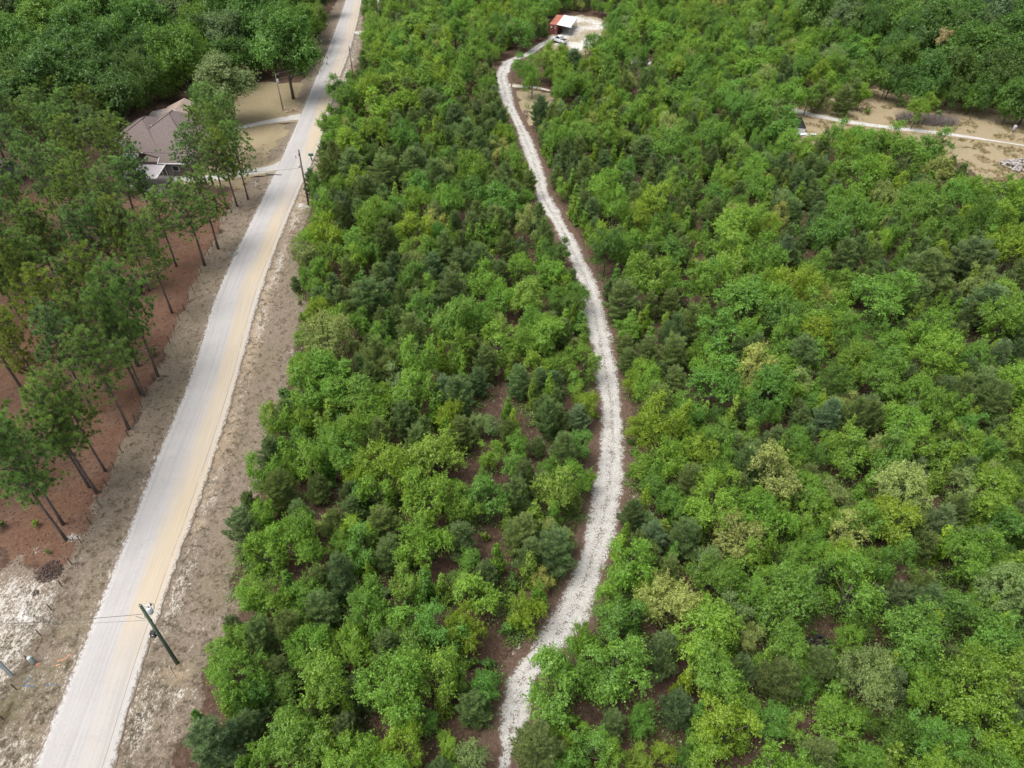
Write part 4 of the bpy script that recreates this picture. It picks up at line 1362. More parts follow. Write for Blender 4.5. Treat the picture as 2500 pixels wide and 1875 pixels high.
w = MB()
w.box(-77.6 - H0.x, -61.4 - H0.x, 127.0 - H0.y, 141.2 - H0.y, -.2, 2.85)
w.build('wall', M['siding_brown'], house)
w = MB()
w.box(-69.6 - H0.x, -60.6 - H0.x, 123.2 - H0.y, 126.95 - H0.y, -.2, 2.7)
w.build('wall', M['siding_brown'], house)
r = MB()
hip_roof(r, -78.4 - H0.x, -67.2 - H0.x, 126.5 - H0.y, 141.8 - H0.y, 3.0, -72.9 - H0.x, 134.6 - H0.y, 136.5 - H0.y, 6.0)
r.build('roof', M['shingle'], house)
r = MB()
hip_roof(r, -75.0 - H0.x, -61.0 - H0.x, 126.45 - H0.y, 142.4 - H0.y, 3.02, -68.4 - H0.x, 137.0 - H0.y, 138.8 - H0.y, 6.35)
r.build('roof', M['shingle'], house)
r = MB()
r.add(hp((-72.3, 127.4, 3.02), (-60.2, 127.4, 3.02), (-60.2, 122.6, 2.72), (-66.2, 122.6, 2.72), (-66.6, 124.7, 2.84), (-70.4, 126.4, 2.95),
         (-72.3, 127.4, 2.84), (-60.2, 127.4, 2.84), (-60.2, 122.6, 2.54), (-66.2, 122.6, 2.54), (-66.6, 124.7, 2.66), (-70.4, 126.4, 2.77)),
      [(0, 5, 4, 3, 2, 1), (6, 7, 8, 9, 10, 11), (0, 6, 11, 5), (5, 11, 10, 4), (4, 10, 9, 3), (3, 9, 8, 2), (2, 8, 7, 1), (1, 7, 6, 0)])
r.build('roof', M['shingle'], house)
ridge_caps('ridge', house, [hp((-78.4, 126.5, 3.0), (-72.9, 134.6, 6.0)), hp((-72.9, 134.6, 6.0), (-72.9, 136.5, 6.0)), hp((-68.4, 137.0, 6.35), (-71.2, 132.6, 4.95)),
                            hp((-68.4, 137.0, 6.35), (-68.4, 138.8, 6.35)), hp((-68.4, 137.0, 6.35), (-61.0, 126.45, 3.02))], M['ridge'])
MB().tube(hp((-70.4, 126.35, 2.95), (-66.62, 124.65, 2.84)), .07, 6).build('gutter', M['ridge'], house)
MB().tube(hp((-72.3, 127.35, 3.0), (-70.4, 126.35, 2.93)), .09, 6).build('gutter', M['white'], house)
MB().tube(hp((-66.66, 124.7, 2.82), (-66.22, 122.55, 2.7), (-64.9, 122.55, 2.7)), .10, 6).build('gutter', M['white'], house)
MB().tube(hp((-64.9, 122.5, 2.7), (-60.2, 122.5, 2.7)), .10, 6).build('gutter', M['white'], house)
MB().tube(hp((-66.1, 122.95, 2.6), (-66.1, 123.1, -.1)), .06, 6).build('downpipe', M['white'], house)
MB().tube(hp((-65.3, 122.95, 2.6), (-65.3, 123.1, -.1)), .06, 6).build('downpipe', M['white'], house)
g = MB()
g.slab(hp((-74.2, 126.1, 3.05), (-71.1, 126.1, 3.0), (-70.5, 124.4, 2.62), (-74.2, 124.4, 2.62)), .1)
g.build('gable_panel', M['siding'], house)
for xw in (-68.6, -63.4):
    f = MB()
    f.box(xw - .62 - H0.x, xw + .62 - H0.x, 123.12 - H0.y, 123.2 - H0.y, 1.0, 2.1)
    fr = f.build('window', M['white'], house)
    MB().box(xw - .5 - H0.x, xw + .5 - H0.x, 123.09 - H0.y, 123.12 - H0.y, 1.1, 2.0).build('pane', M['glass'], fr)
f = MB().box(-65.0 - H0.x, -64.05 - H0.x, 123.13 - H0.y, 123.2 - H0.y, -.05, 2.05).build('door', M['oldwood'], house)
MB().lathe([(.05, 0), (.05, .5), (.09, .5), (.09, .6)], 10).build('vent_pipe', M['white'], house, tuple(Vector((-70.9, 133.6, 4.75)) - H0))
pr = MB()
nr = 12
ya, yb, za, zb = 121.55, 117.0, 2.95, 2.45
pts = []
for i in range(nr * 2 + 1):
    t = i / (nr * 2)
    pts.append((t, .05 if i % 2 else 0.0))
vs = []
for t, dz in pts:
    for xx in (-70.6, -64.35):
        vs.append((xx - H0.x, ya + (yb - ya) * t - H0.y, za + (zb - za) * t + dz))
n2 = len(pts)
vs2 = [(p[0], p[1], p[2] - .08) for p in vs]
fs = [(2 * i, 2 * i + 2, 2 * i + 3, 2 * i + 1) for i in range(n2 - 1)] + [(2 * n2 + 2 * i, 2 * n2 + 2 * i + 1, 2 * n2 + 2 * i + 3, 2 * n2 + 2 * i + 2) for i in range(n2 - 1)]
fs += [(2 * i, 2 * n2 + 2 * i, 2 * n2 + 2 * i + 2, 2 * i + 2) for i in range(n2 - 1)] + [(2 * i + 1, 2 * i + 3, 2 * n2 + 2 * i + 3, 2 * n2 + 2 * i + 1) for i in range(n2 - 1)]
pr.add(vs + vs2, fs)
pr.build('porch_roof', M['ribbed'], house)
MB().tube(hp((-64.3, 121.55, 2.98), (-64.3, 116.95, 2.48)), .09, 6).build('rake_trim', M['white'], house)
for xx in (-70.4, -67.5, -64.6):
    MB().box(xx - .07 - H0.x, xx + .07 - H0.x, 117.15 - H0.y, 117.29 - H0.y, -.1, 2.36).build('porch_post', M['oldwood'], house)
MB().box(-70.7 - H0.x, -64.2 - H0.x, 117.0 - H0.y, 123.1 - H0.y, -.2, .12).build('porch_floor', M['concrete'], house)

gar = thing('garage', 'tan gabled garage with grey gable front standing behind the brown house', 'garage', (-70.2, 146.2, 0), math.radians(3))
for nm, bx in (('wall', (-3.5, -3.3, -3.0, 3.0, -.2, 3.0)), ('wall', (3.3, 3.5, -3.0, 3.0, -.2, 3.0)), ('wall', (-3.3, 3.3, 2.8, 3.0, -.2, 3.0))):
    MB().box(*bx).build(nm, M['siding'], gar)
gb = MB()
gb.add([(-3.5, -3.0, 2.55), (3.5, -3.0, 2.55), (3.5, -3.0, 3.02), (0, -3.0, 4.55), (-3.5, -3.0, 3.02), (-3.5, -2.85, 2.55), (3.5, -2.85, 2.55), (3.5, -2.85, 3.02), (0, -2.85, 4.55), (-3.5, -2.85, 3.02)],
       [(0, 1, 2, 3, 4), (9, 8, 7, 6, 5), (0, 5, 6, 1), (1, 6, 7, 2), (4, 9, 5, 0)])
gb.build('gable_front', M['siding'], gar)
rf = MB()
for s in (-1, 1):
    rf.slab([(0, -3.3, 4.78), (s * 4.0, -3.3, 2.98), (s * 4.0, 3.4, 2.98), (0, 3.4, 4.78)][::s], .14)
rf.build('roof', M['shingle_tan'], gar)
for s in (-1, 1):
    MB().tube([(0, -3.32, 4.74), (s * 4.0, -3.32, 2.94)], .07, 5).build('fascia', M['white'], gar)
lt = MB().slab([(-4.0, -2.2, 2.95), (-7.2, -2.4, 2.3), (-7.2, 2.6, 2.3), (-4.0, 2.6, 2.95)], .08)
lt.build('lean_to_roof', M['concrete'], gar)
for yy in (-2.2, 2.4):
    MB().box(-7.1, -6.96, yy, yy + .14, -.2, 2.25).build('post', M['oldwood'], gar)

lh = thing('outbuilding', 'mauve-roofed outbuilding half hidden by pines at the left edge', 'outbuilding', (-96.5, 119.0, 0))
MB().box(-5, 4.2, -3.2, 3.4, -.2, 2.7).build('wall', M['siding'], lh)
rf = MB()
rf.slab([(-5.6, .2, 4.5), (4.9, .2, 4.5), (4.9, -3.8, 2.75), (-5.6, -3.8, 2.75)], .14)
rf.slab([(4.9, .2, 4.5), (-5.6, .2, 4.5), (-5.6, 4.0, 2.75), (4.9, 4.0, 2.75)], .14)
rf.build('roof', M['shingle'], lh)
MB().slab([(-5.4, -3.85, 2.6), (5.1, -3.85, 2.6), (5.1, -6.8, 2.15), (-5.4, -6.8, 2.15)], .07).build('awning', M['concrete'], lh)
for xx in (-5.2, -.1, 4.9):
    MB().box(xx, xx + .12, -6.7, -6.58, -.2, 2.1).build('post', M['oldwood'], lh)

cn = thing('canopy', 'white canopy roof glimpsed between the trees beyond the house', 'canopy', (-87.2, 149.5, gz1(-87.2, 149.5)), .3)
c_ = MB()
c_.add([(-2.4, -2, 2.4), (2.4, -2, 2.4), (2.4, 2, 2.4), (-2.4, 2, 2.4), (-1.2, 0, 3.3), (1.2, 0, 3.3), (-2.4, -2, 2.2), (2.4, -2, 2.2), (2.4, 2, 2.2), (-2.4, 2, 2.2)],
       [(0, 1, 5, 4), (1, 2, 5), (2, 3, 4, 5), (3, 0, 4), (0, 6, 7, 1), (1, 7, 8, 2), (2, 8, 9, 3), (3, 9, 6, 0)])
c_.build('roof', M['white'], cn)
for sx in (-2.3, 2.3):
    for sy in (-1.9, 1.9):
        MB().tube([(sx, sy, -.1), (sx, sy, 2.25)], .04, 6).build('leg', M['metal'], cn)

# shipping container with its lean-to
cx0, cy0 = 11.05, 222.0
rzc = math.radians(-14)
ct = thing('shipping_container', 'rust red shipping container with white lean-to roof in the sandy clearing', 'container', (cx0, cy0, 0), rzc)
CWd, CLn, CH = 1.15, 5.1, 2.6


def corr(a, b, nrm, z0, z1, pitch, depth, name, mat):
    """A corrugated wall from a to b; nrm points outward."""
    a, b, nrm = Vector(a), Vector(b), Vector(nrm)
    L = (b - a).length
    n = int(L / pitch)
    mb = MB()
    vs = []
    for i in range(n * 4 + 1):
        t = i / (n * 4)
        o = (0, depth, depth, 0)[i % 4]
        p = a.lerp(b, t) + nrm * (o - depth)
        vs += [(p.x, p.y, z0), (p.x, p.y, z1)]
    mb.add(vs, [(2 * i, 2 * i + 2, 2 * i + 3, 2 * i + 1) for i in range(n * 4)])
    return mb.build(name, mat, ct)


corr((-CWd, CLn), (-CWd, -CLn), (-1, 0), .12, CH - .05, .28, .036, 'side_wall', M['rust'])
corr((CWd, -CLn), (CWd, CLn), (1, 0), .12, CH - .05, .28, .036, 'side_wall', M['rust'])
corr((CWd, CLn), (-CWd, CLn), (0, 1), .12, CH - .05, .28, .036, 'end_wall', M['rust'])
rf = MB()
n = 36
vs = []
for i in range(n * 2 + 1):
    yy = -CLn + 2 * CLn * i / (n * 2)
    zz = CH + (.02 if i % 2 else 0)
    vs += [(-CWd, yy, zz), (CWd, yy, zz)]
rf.add(vs, [(2 * i, 2 * i + 1, 2 * i + 3, 2 * i + 2) for i in range(n * 2)])
rf.build('roof', M['rusttop'], ct)
fb = MB()
for sx in (-1, 1):
    for sy in (-1, 1):
        fb.box(sx * CWd - .07, sx * CWd + .07, sy * CLn - .07, sy * CLn + .07, 0, CH + .03)
    fb.box(sx * CWd - .05, sx * CWd + .05, -CLn, CLn, .0, .16)
    fb.box(sx * CWd - .045, sx * CWd + .045, -CLn, CLn, CH - .1, CH + .01)
for sy in (-1, 1):
    fb.box(-CWd, CWd, sy * CLn - .05, sy * CLn + .05, .0, .16)
    fb.box(-CWd, CWd, sy * CLn - .06, sy * CLn + .06, CH - .12, CH + .015)
fb.build('corner_frame', M['rust'], ct)
MB().box(-CWd, CWd, -CLn, CLn, .02, .14).build('floor', M['dark'], ct)
for s in (-1, 1):
    x0, x1 = (-1.06, -.02) if s < 0 else (.02, 1.06)
    d = MB().box(x0, x1, -CLn - .02, -CLn + .04, .17, CH - .13).build('door', M['rust'], ct)
    for k in (.28, .74):
        xx = x0 + (x1 - x0) * k
        MB().tube([(xx, -CLn - .06, .12), (xx, -CLn - .06, CH - .1)], .022, 6).build('lock_bar', M['metal'], d)
        for zz in (.4, 1.05, 1.75, 2.3):
            MB().box(xx - .07, xx + .07, -CLn - .05, -CLn - .02, zz - .03, zz + .03).build('bracket', M['metal'], d)
    MB().box(x0 + .18, x0 + .5, -CLn - .09, -CLn - .07, 1.05, 1.1).build('handle', M['metal'], d)
    for zz in (.45, 1.0, 1.55, 2.1):
        xx = x0 - .03 if s < 0 else x1 + .03
        MB().tube([(xx, -CLn - .04, zz - .1), (xx, -CLn - .04, zz + .1)], .025, 6).build('hinge', M['metal'], d)
MB().box(-.72, -.30, -CLn - .028, -CLn - .021, 1.72, 2.14).build('placard', M['white'], ct)
for zz, x0, x1 in ((2.20, .30, .95), (2.06, .42, .92), (1.75, .34, .62), (1.66, .34, .80), (1.57, .34, .70), (.72, .62, .92), (.60, .62, .86), (2.22, -.95, -.78), (2.10, -.95, -.85)):
    MB().box(x0, x1, -CLn - .028, -CLn - .0215, zz - .028, zz + .028).build('stencil_marking', M['white'], ct)
lr = MB()
nn = 20
vs = []
for i in range(nn * 2 + 1):
    t = i / (nn * 2)
    dz = .03 if i % 2 else 0
    ya_ = -CLn - .35 + (2 * CLn + .3) * t
    vs += [(CWd - .12, ya_, CH + .16 + dz), (CWd + 3.9, ya_ - .0, CH - .30 + dz)]
vs2 = [(p[0], p[1], p[2] - .05) for p in vs]
k = len(vs)
lr.add(vs + vs2, [(2 * i, 2 * i + 1, 2 * i + 3, 2 * i + 2) for i in range(nn * 2)] + [(k + 2 * i, k + 2 * i + 2, k + 2 * i + 3, k + 2 * i + 1) for i in range(nn * 2)] + [(0, k, k + 1, 1), (k - 2, k - 1, 2 * k - 1, 2 * k - 2)]
       + [(2 * i, 2 * i + 2, k + 2 * i + 2, k + 2 * i) for i in range(nn * 2)] + [(2 * i + 1, k + 2 * i + 1, k + 2 * i + 3, 2 * i + 3) for i in range(nn * 2)])
lr.build('lean_to_roof', M['roofmetal'], ct)
for i in range(6):
    yy = -CLn - .1 + i * 2.02
    MB().box(CWd + 3.68, CWd + 3.80, yy - .06, yy + .06, -.2, CH - .36).build('post', M['oldwood'], ct)
MB().box(CWd + 3.68, CWd + 3.80, -CLn - .2, CLn - .1, CH - .50, CH - .36).build('beam', M['oldwood'], ct)
for i in range(6):
    yy = -CLn - .1 + i * 2.02
    MB().tube([(CWd, yy, CH + .04), (CWd + 3.75, yy, CH - .42)], .05, 4).build('rafter', M['oldwood'], ct)
for i, (xx, yy) in enumerate(((CWd + .5, -CLn + 1.1), (CWd + .8, -CLn + 2.4))):
    b_ = MB().lathe([(.28, 0), (.30, .04), (.30, .42), (.29, .45), (.285, .86), (.26, .9)], 14)
    p_ = Matrix.Translation((cx0, cy0, 0)) @ Matrix.Rotation(rzc, 4, 'Z') @ Vector((xx, yy, 0))
    o = b_.build('drum', M['black'], None, (p_.x, p_.y, 0), True)
    tag(o, ('black drum standing under the lean-to nearest the container doors', 'black drum farther back under the lean-to of the container')[i], 'drum')
o = MB().tube([(0, 0, -.1), (0, 0, 2.05)], .045, 8).build('lamp_stake', M['metal'])
p_ = at(1394.5, 87)
st = thing('yard_light', 'white globe lamp on a thin post at the lean-to corner', 'lamp', (p_[0], p_[1], 0))
o.parent = st
o.name = 'post'
MB().lathe([(.02, -.14), (.11, -.10), (.15, 0), (.11, .11), (.02, .15)], 12).build('globe', M['white'], st, (0, 0, 2.15), True)


# ------------------------------------------------------------------ vehicles and yard things
def wheel(parent, x, y, z, r, wd, rim=True):
    R_ = Matrix.Translation((x, y, z)) @ Matrix.Rotation(math.pi / 2, 4, 'Y')
    wh = MB().lathe([(r * .62, -wd / 2), (r * .93, -wd / 2), (r, -wd * .32), (r, wd * .32), (r * .93, wd / 2), (r * .62, wd / 2)], 20, R_, True).build('wheel', M['rubber'], parent, None, True)
    MB().lathe([(.05, -wd * .4), (r * .62, -wd * .42), (r * .64, 0), (r * .62, wd * .42), (.05, wd * .4)], 14, R_).build('rim', M['chrome'], wh)
    return wh


cp = at(1366, 104)
car = thing('parked_car', 'white pickup truck with teal windscreen parked before the red container', 'truck', (cp[0], cp[1], .03), math.radians(222))
bd = MB()
# hood at -y ... the nose points to -y
sec = [(-2.55, .55, .95, .80), (-2.45, .45, 1.02, .88), (-1.35, .42, 1.12, .92), (-.95, .42, 1.14, .92), (.75, .42, 1.14, .92), (.8, .42, 1.10, .92), (2.45, .45, 1.08, .90), (2.55, .55, 1.02, .86)]
vs = []
for y, z0, z1, hw in sec:
    vs += [(-hw, y, z0), (-hw, y, z1 - .12), (-hw + .1, y, z1), (hw - .1, y, z1), (hw, y, z1 - .12), (hw, y, z0)]
fs = []
for i in range(len(sec) - 1):
    for j in range(6):
        j2 = (j + 1) % 6
        fs.append((6 * i + j, 6 * i + j2, 6 * i + 6 + j2, 6 * i + 6 + j))
fs += [tuple(range(6)), tuple(reversed(range(6 * len(sec) - 6, 6 * len(sec))))]
bd.add(vs, fs)
bd.build('body', M['carwhite'], car)
cb = MB()
cb.add([(-.86, -1.25, 1.12), (.86, -1.25, 1.12), (.86, .78, 1.12), (-.86, .78, 1.12), (-.68, -.45, 1.78), (.68, -.45, 1.78), (.70, .62, 1.78), (-.70, .62, 1.78)], [(3, 2, 1, 0), (4, 5, 6, 7), (0, 1, 5, 4), (1, 2, 6, 5), (2, 3, 7, 6), (3, 0, 4, 7)])
cb.build('cab', M['carwhite'], car)
MB().slab([(-.76, -1.20, 1.19), (.76, -1.20, 1.19), (.63, -.53, 1.75), (-.63, -.53, 1.75)], .02).build('windscreen', M['carteal'], car, (0, -.02, .012))
for s in (-1, 1):
    MB().add([(s * .855, -1.0, 1.20), (s * .715, -.42, 1.72), (s * .73, .55, 1.72), (s * .84, .68, 1.20), (s * .835, -1.0, 1.20), (s * .695, -.42, 1.72), (s * .71, .55, 1.72), (s * .82, .68, 1.20)],
             [(0, 1, 2, 3), (7, 6, 5, 4), (0, 4, 5, 1), (1, 5, 6, 2), (2, 6, 7, 3), (3, 7, 4, 0)]).build('side_window', M['glass'], car, (s * .012, 0, 0))
    MB().box(s * .70 - .15, s * .70 + .15, -2.565, -2.53, .74, .88).build('headlight', M['lamp'], car)
    MB().box(s * .80 - .08, s * .80 + .08, 2.53, 2.57, .7, .95).build('tail_light', M['red'], car)
    MB().box(s * .98 - .08, s * .98 + .08, -1.0, -.88, 1.15, 1.3).build('mirror', M['black'], car)
MB().box(-.78, .78, .86, 2.46, 1.10, 1.104).build('cargo_bed', M['dark'], car, (0, 0, .002))
MB().box(-.5, .5, -2.57, -2.54, .55, .72).build('grille', M['black'], car)
for sx in (-.84, .84):
    for sy in (-1.65, 1.6):
        wheel(car, sx, sy, .36, .37, .24)

tp = at(1946, 306)
tl = thing('utility_trailer', 'black flat trailer with pale slats at the wood edge above the field path', 'trailer', (tp[0], tp[1], gz1(*tp)), math.radians(-7))
MB().box(-1.1, 1.1, -3.0, 3.0, .55, .65).build('deck', M['black'], tl)
for s in (-1, 1):
    MB().box(s * 1.1 - .03, s * 1.1 + .03, -3.0, 3.0, .66, .95).build('side_rail', M['black'], tl)
    for y in (-.5, .45):
        wheel(tl, s * 1.22, y, .33, .33, .2)
for i in range(5):
    MB().box(-1.0, 1.0, -3.35 - i * .42, -3.15 - i * .42, .52 - i * .11, .56 - i * .11).build('ramp_slat', M['white'], tl)
for s in (-1, 1):
    MB().tube([(s * .95, -3.0, .56), (s * .95, -5.15, 0.0)], .035, 5).build('ramp_rail', M['black'], tl)
MB().tube([(-.8, 3.0, .55), (0, 4.3, .5), (.8, 3.0, .55)], .045, 6).build('drawbar', M['black'], tl)


def crumpled(name, cx, cy, w, l, seed, mat, label, cat):
    X, Y = at(cx, cy)
    rg = random.Random(seed)
    n, m = 6, 4
    top = [(-w / 2 + w * i / n, -l / 2 + l * j / m, .10 + rg.uniform(0, .28)) for j in range(m + 1) for i in range(n + 1)]
    bot = [(p[0], p[1], p[2] - .03) for p in top]
    N = len(top)
    idx_ = lambda i, j: j * (n + 1) + i
    fs = [(idx_(i, j), idx_(i + 1, j), idx_(i + 1, j + 1), idx_(i, j + 1)) for j in range(m) for i in range(n)]
    fs += [tuple(N + q for q in reversed(f)) for f in fs]
    per = [idx_(i, 0) for i in range(n)] + [idx_(n, j) for j in range(m)] + [idx_(i, m) for i in range(n, 0, -1)] + [idx_(0, j) for j in range(m, 0, -1)]
    fs += [(per[k], N + per[k], N + per[(k + 1) % len(per)], per[(k + 1) % len(per)]) for k in range(len(per))]
    o = MB().add(top, fs[:n * m]).add([], []).build(name, mat) if False else MB().add(top + bot, fs).build(name, mat)
    o.location = (X, Y, gz1(X, Y) - .02)
    o.rotation_euler = (0, 0, rg.uniform(-.8, .2))
    return tag(o, label, cat)


crumpled('sheet_debris', 1957, 329, 2.6, 1.1, 3, M['roofmetal'], 'larger bent white metal sheet lying at the field edge below the trailer', 'scrap')
crumpled('sheet_debris', 1985, 330, 1.2, .8, 5, M['roofmetal'], 'smaller bent white metal scrap lying by the field trees', 'scrap')

dp = at(2467, 333)
df = thing('game_feeder', 'grey drum game feeder on thin splayed legs in the dry field', 'feeder', (dp[0], dp[1], gz1(*dp)), .4)
MB().lathe([(.10, 1.15), (.34, 1.5), (.36, 1.55), (.36, 2.3), (.34, 2.36), (.12, 2.46), (.03, 2.48)], 18).build('drum', M['barrel'], df, None, True)
for k in range(3):
    a = k * TAU / 3 + .3
    MB().tube([(.33 * math.cos(a), .33 * math.sin(a), 2.0), (.95 * math.cos(a), .95 * math.sin(a), -.05)], .04, 6).build('leg', M['fencepost'], df)
MB().box(-.1, .1, -.1, .1, .98, 1.15).build('spinner_box', M['black'], df)


# ------------------------------------------------------------------ utility poles and wires
def pole(px_, py_, h, mat, label, r=.15, lean=(0, 0)):
    X, Y = at(px_, py_)
    t = thing('utility_pole', label, 'utility pole', (X, Y, gz1(X, Y)), 0, 'utility poles along the road')
    MB().tube([(0, 0, -.4), (lean[0] * .5, lean[1] * .5, h * .5), (lean[0], lean[1], h)], [r, r * .86, r * .68], 12).build('shaft', mat, t, None, True)
    return t


def transformer(t, x, y, z, s=1.0):
    tk = MB().lathe([(.18 * s, 0), (.20 * s, .03), (.20 * s, .62 * s)], 16).build('transformer', M['tank'], t, (x, y, z), True)
    MB().lathe([(.215 * s, 0), (.215 * s, .03), (.15 * s, .09), (.02, .11)], 16).build('lid', M['white'], tk, (0, 0, .62 * s), True)
    MB().lathe([(.035, 0), (.06, .03), (.035, .07), (.06, .11), (.03, .15), (.02, .22)], 10).build('bushing', M['oldwood'], tk, (.04, 0, .70 * s), True)
    d = Vector((x, y, 0))
    MB().box(-.04, .04, 0, d.length, .15 * s, .22 * s, Matrix.Rotation(math.atan2(d.x, -d.y) if False else math.atan2(-d.x, d.y) + math.pi, 4, 'Z')).build('bracket', M['metal'], tk)
    return tk


def insulator(t, x, y, z):
    return MB().lathe([(.018, -.14), (.018, 0), (.05, .01), (.055, .05), (.035, .07), (.05, .09), (.03, .14)], 10).build('insulator', M['oldwood'], t, (x, y, z), True)


p1 = pole(431, 1616, 9.7, M['pole_green'], 'mossy green pole with grey transformer, nearest the camera beside the road', .17)
MB().lathe([(.118, 0), (.118, .015), (.05, .02)], 12).build('cut_top', M['oldwood'], p1, (0, 0, 9.7))
MB().lathe([(.045, 0), (.045, .03)], 10).build('heart_hole', M['black'], p1, (0, 0, 9.715))
transformer(p1, .40, .10, 8.35, 1.1)
MB().tube([(.08, .05, 9.35), (.62, .22, 9.42)], .035, 8).build('cutout_arm', M['white'], p1)
MB().lathe([(.03, 0), (.07, .04), (.03, .09), (.07, .13), (.03, .18), (.02, .42)], 10).build('cutout', M['dark'], p1, (.66, .23, 9.25), True)
MB().tube([(.75, .30, 9.5), (.95, .15, 9.3), (.9, -.02, 9.0)], .02, 6).build('jumper_wire', M['wire'], p1)
MB().lathe([(.05, 0), (.05, .25)], 8).build('ground_clamp', M['black'], p1, (.19, -.04, 7.35))
bx = MB().box(-.20, .20, -.16, .16, -.30, .30)
bx = bx.build('splice_box', M['black'], p1, (-.34, -.12, 5.3))
MB().box(-.06, .10, -.175, -.16, .0, .16).build('tag', M['white'], bx)
MB().box(.1, .3, -.05, .05, .05, .13).build('bracket', M['metal'], bx)

p2 = pole(753, 497, 10.1, M['pole_brown'], 'brown pole with a small transformer beside the road below the green mailbox', .185, (.12, 0))
insulator(p2, .12, 0, 10.12)
transformer(p2, -.30, -.06, 7.0, .95)
MB().tube([(.06, 0, 8.9), (-.5, -.1, 9.0)], .02, 6).build('cutout_arm', M['metal'], p2)
MB().lathe([(.03, 0), (.065, .05), (.03, .1), (.065, .15), (.02, .45)], 10).build('cutout', M['dark'], p2, (-.55, -.1, 8.75), True)
MB().box(-.11, .11, -.16, -.10, 9.2, 9.5).build('clamp', M['black'], p2, (.1, 0, 0))

p3 = pole(866, 217, 9.6, M['pole_brown'], 'plain brown pole at the wood edge opposite the big spreading tree', .15)
insulator(p3, 0, 0, 9.7)
MB().box(-.10, .10, -.15, -.08, 8.7, 8.95).build('clamp', M['black'], p3)
p4 = pole(692, 270, 8.2, M['pole_grey'], 'grey pole with white transformer left of the road by the sandy driveway', .14, (-.2, 0))
transformer(p4, .15, -.28, 6.2, 1.1)
insulator(p4, -.2, 0, 8.3)
MB().tube([(-.18, 0, 7.85), (.45, -.06, 7.92)], .03, 6).build('cutout_arm', M['white'], p4)
MB().lathe([(.03, 0), (.065, .05), (.03, .1), (.065, .15), (.02, .4)], 10).build('cutout', M['oldwood'], p4, (.5, -.06, 7.7), True)
p5 = pole(929, 66, 8.4, M['pole_grey'], 'grey pole with twin white tanks, farthest up at the top edge', .14, (-.1, 0))
transformer(p5, .22, -.22, 6.6, 1.1)
transformer(p5, .25, -.22, 7.55, .8)


def wire(a, b, sag, rad, label, mat='wire', cat='wire'):
    a, b = Vector(a), Vector(b)
    pts = []
    for i in range(15):
        t = i / 14
        p = a.lerp(b, t)
        p.z -= sag * 4 * t * (1 - t)
        pts.append(p)
    o = MB().tube([p - a for p in pts], rad, 5).build('service_wire', M[mat], None, tuple(a))
    return tag(o, label, cat, 'wires from the utility poles')


b1 = p1.location
e1 = at(-60, 1536, 6.3)
o = wire((b1.x - .25, b1.y, 8.05), (e1[0] - 6, e1[1] + .1, 6.2), .35, .022, 'upper dark service wire from the mossy pole across the road')
e2 = at(-60, 1535, 5.2)
o = wire((b1.x - .16, b1.y - .05, 7.2), (e2[0] - 6, e2[1] + .1, 5.1), .3, .012, 'lower thin phone wire from the mossy pole across the road')
MB().tube([(b1.x - .2, b1.y - .02, 8.25), (b1.x - .34, b1.y - .05, 7.85), (b1.x - .6, b1.y + .0, 7.7), (b1.x - 1.0, b1.y, 8.0)], .018, 6)
lp = MB().tube([(-.14, 0, 8.3), (-.22, -.05, 7.75), (-.45, -.03, 7.62), (-.95, .0, 7.93)], .02, 6).build('drip_loop', M['wire'], p1)
b2 = p2.location
wire((b2.x - .1, b2.y, 6.7), (-64.0, 121.0, 3.3), 1.1, .022, 'sagging service wire from the brown pole toward the house porch')
b4, b3 = p4.location, p3.location
wire((b4.x - .1, b4.y, 7.9), (b3.x, b3.y, 8.9), .5, .016, 'upper pale wire between the grey pole and the plain brown pole', 'wirelight')
wire((b4.x - .0, b4.y, 6.9), (b3.x, b3.y, 7.6), .5, .016, 'lower pale wire between the grey pole and the plain brown pole', 'wirelight')


# ------------------------------------------------------------------ roadside things
def mailbox(cx, cy, box_mat, post_mat, label, rz, big=False):
    X, Y = at(cx, cy)
    t = thing('mailbox', label, 'mailbox', (X, Y, gz1(X, Y)), rz)
    s = 1.5 if big else 1.0
    MB().box(-.06 * s, .06 * s, -.06 * s, .06 * s, -.2, 1.05).build('post', post_mat, t)
    b = MB()
    pr_ = [(-.13 * s, 0), (.13 * s, 0), (.13 * s, .18 * s), (.08 * s, .27 * s), (0, .30 * s), (-.08 * s, .27 * s), (-.13 * s, .18 * s)]
    vs = [(p[0], yy, 1.05 + p[1]) for yy in (-.32 * s, .28 * s) for p in pr_]
    k = len(pr_)
    b.add(vs, [tuple(reversed(range(k))), tuple(range(k, 2 * k))] + [(i, (i + 1) % k, k + (i + 1) % k, k + i) for i in range(k)])
    bo = b.build('box', box_mat, t)
    MB().box(-.12 * s, .12 * s, -.335 * s, -.32 * s, 1.06, 1.05 + .22 * s).build('door', box_mat, bo)
    MB().box(.13 * s, .15 * s, -.1, .0, 1.15, 1.15 + .2 * s).build('flag', M['red'], bo)
    return t


mailbox(761, 392, M['green_plastic'], M['green_plastic'], 'green mailbox on a stout green post right of the road', math.radians(95), True)
mailbox(812, 231, M['black'], M['white'], 'black mailbox on a white post at the small side lane', math.radians(85))
mailbox(898, 92, M['white'], M['black'], 'white mailbox on a dark post beside the far side lane', math.radians(90))

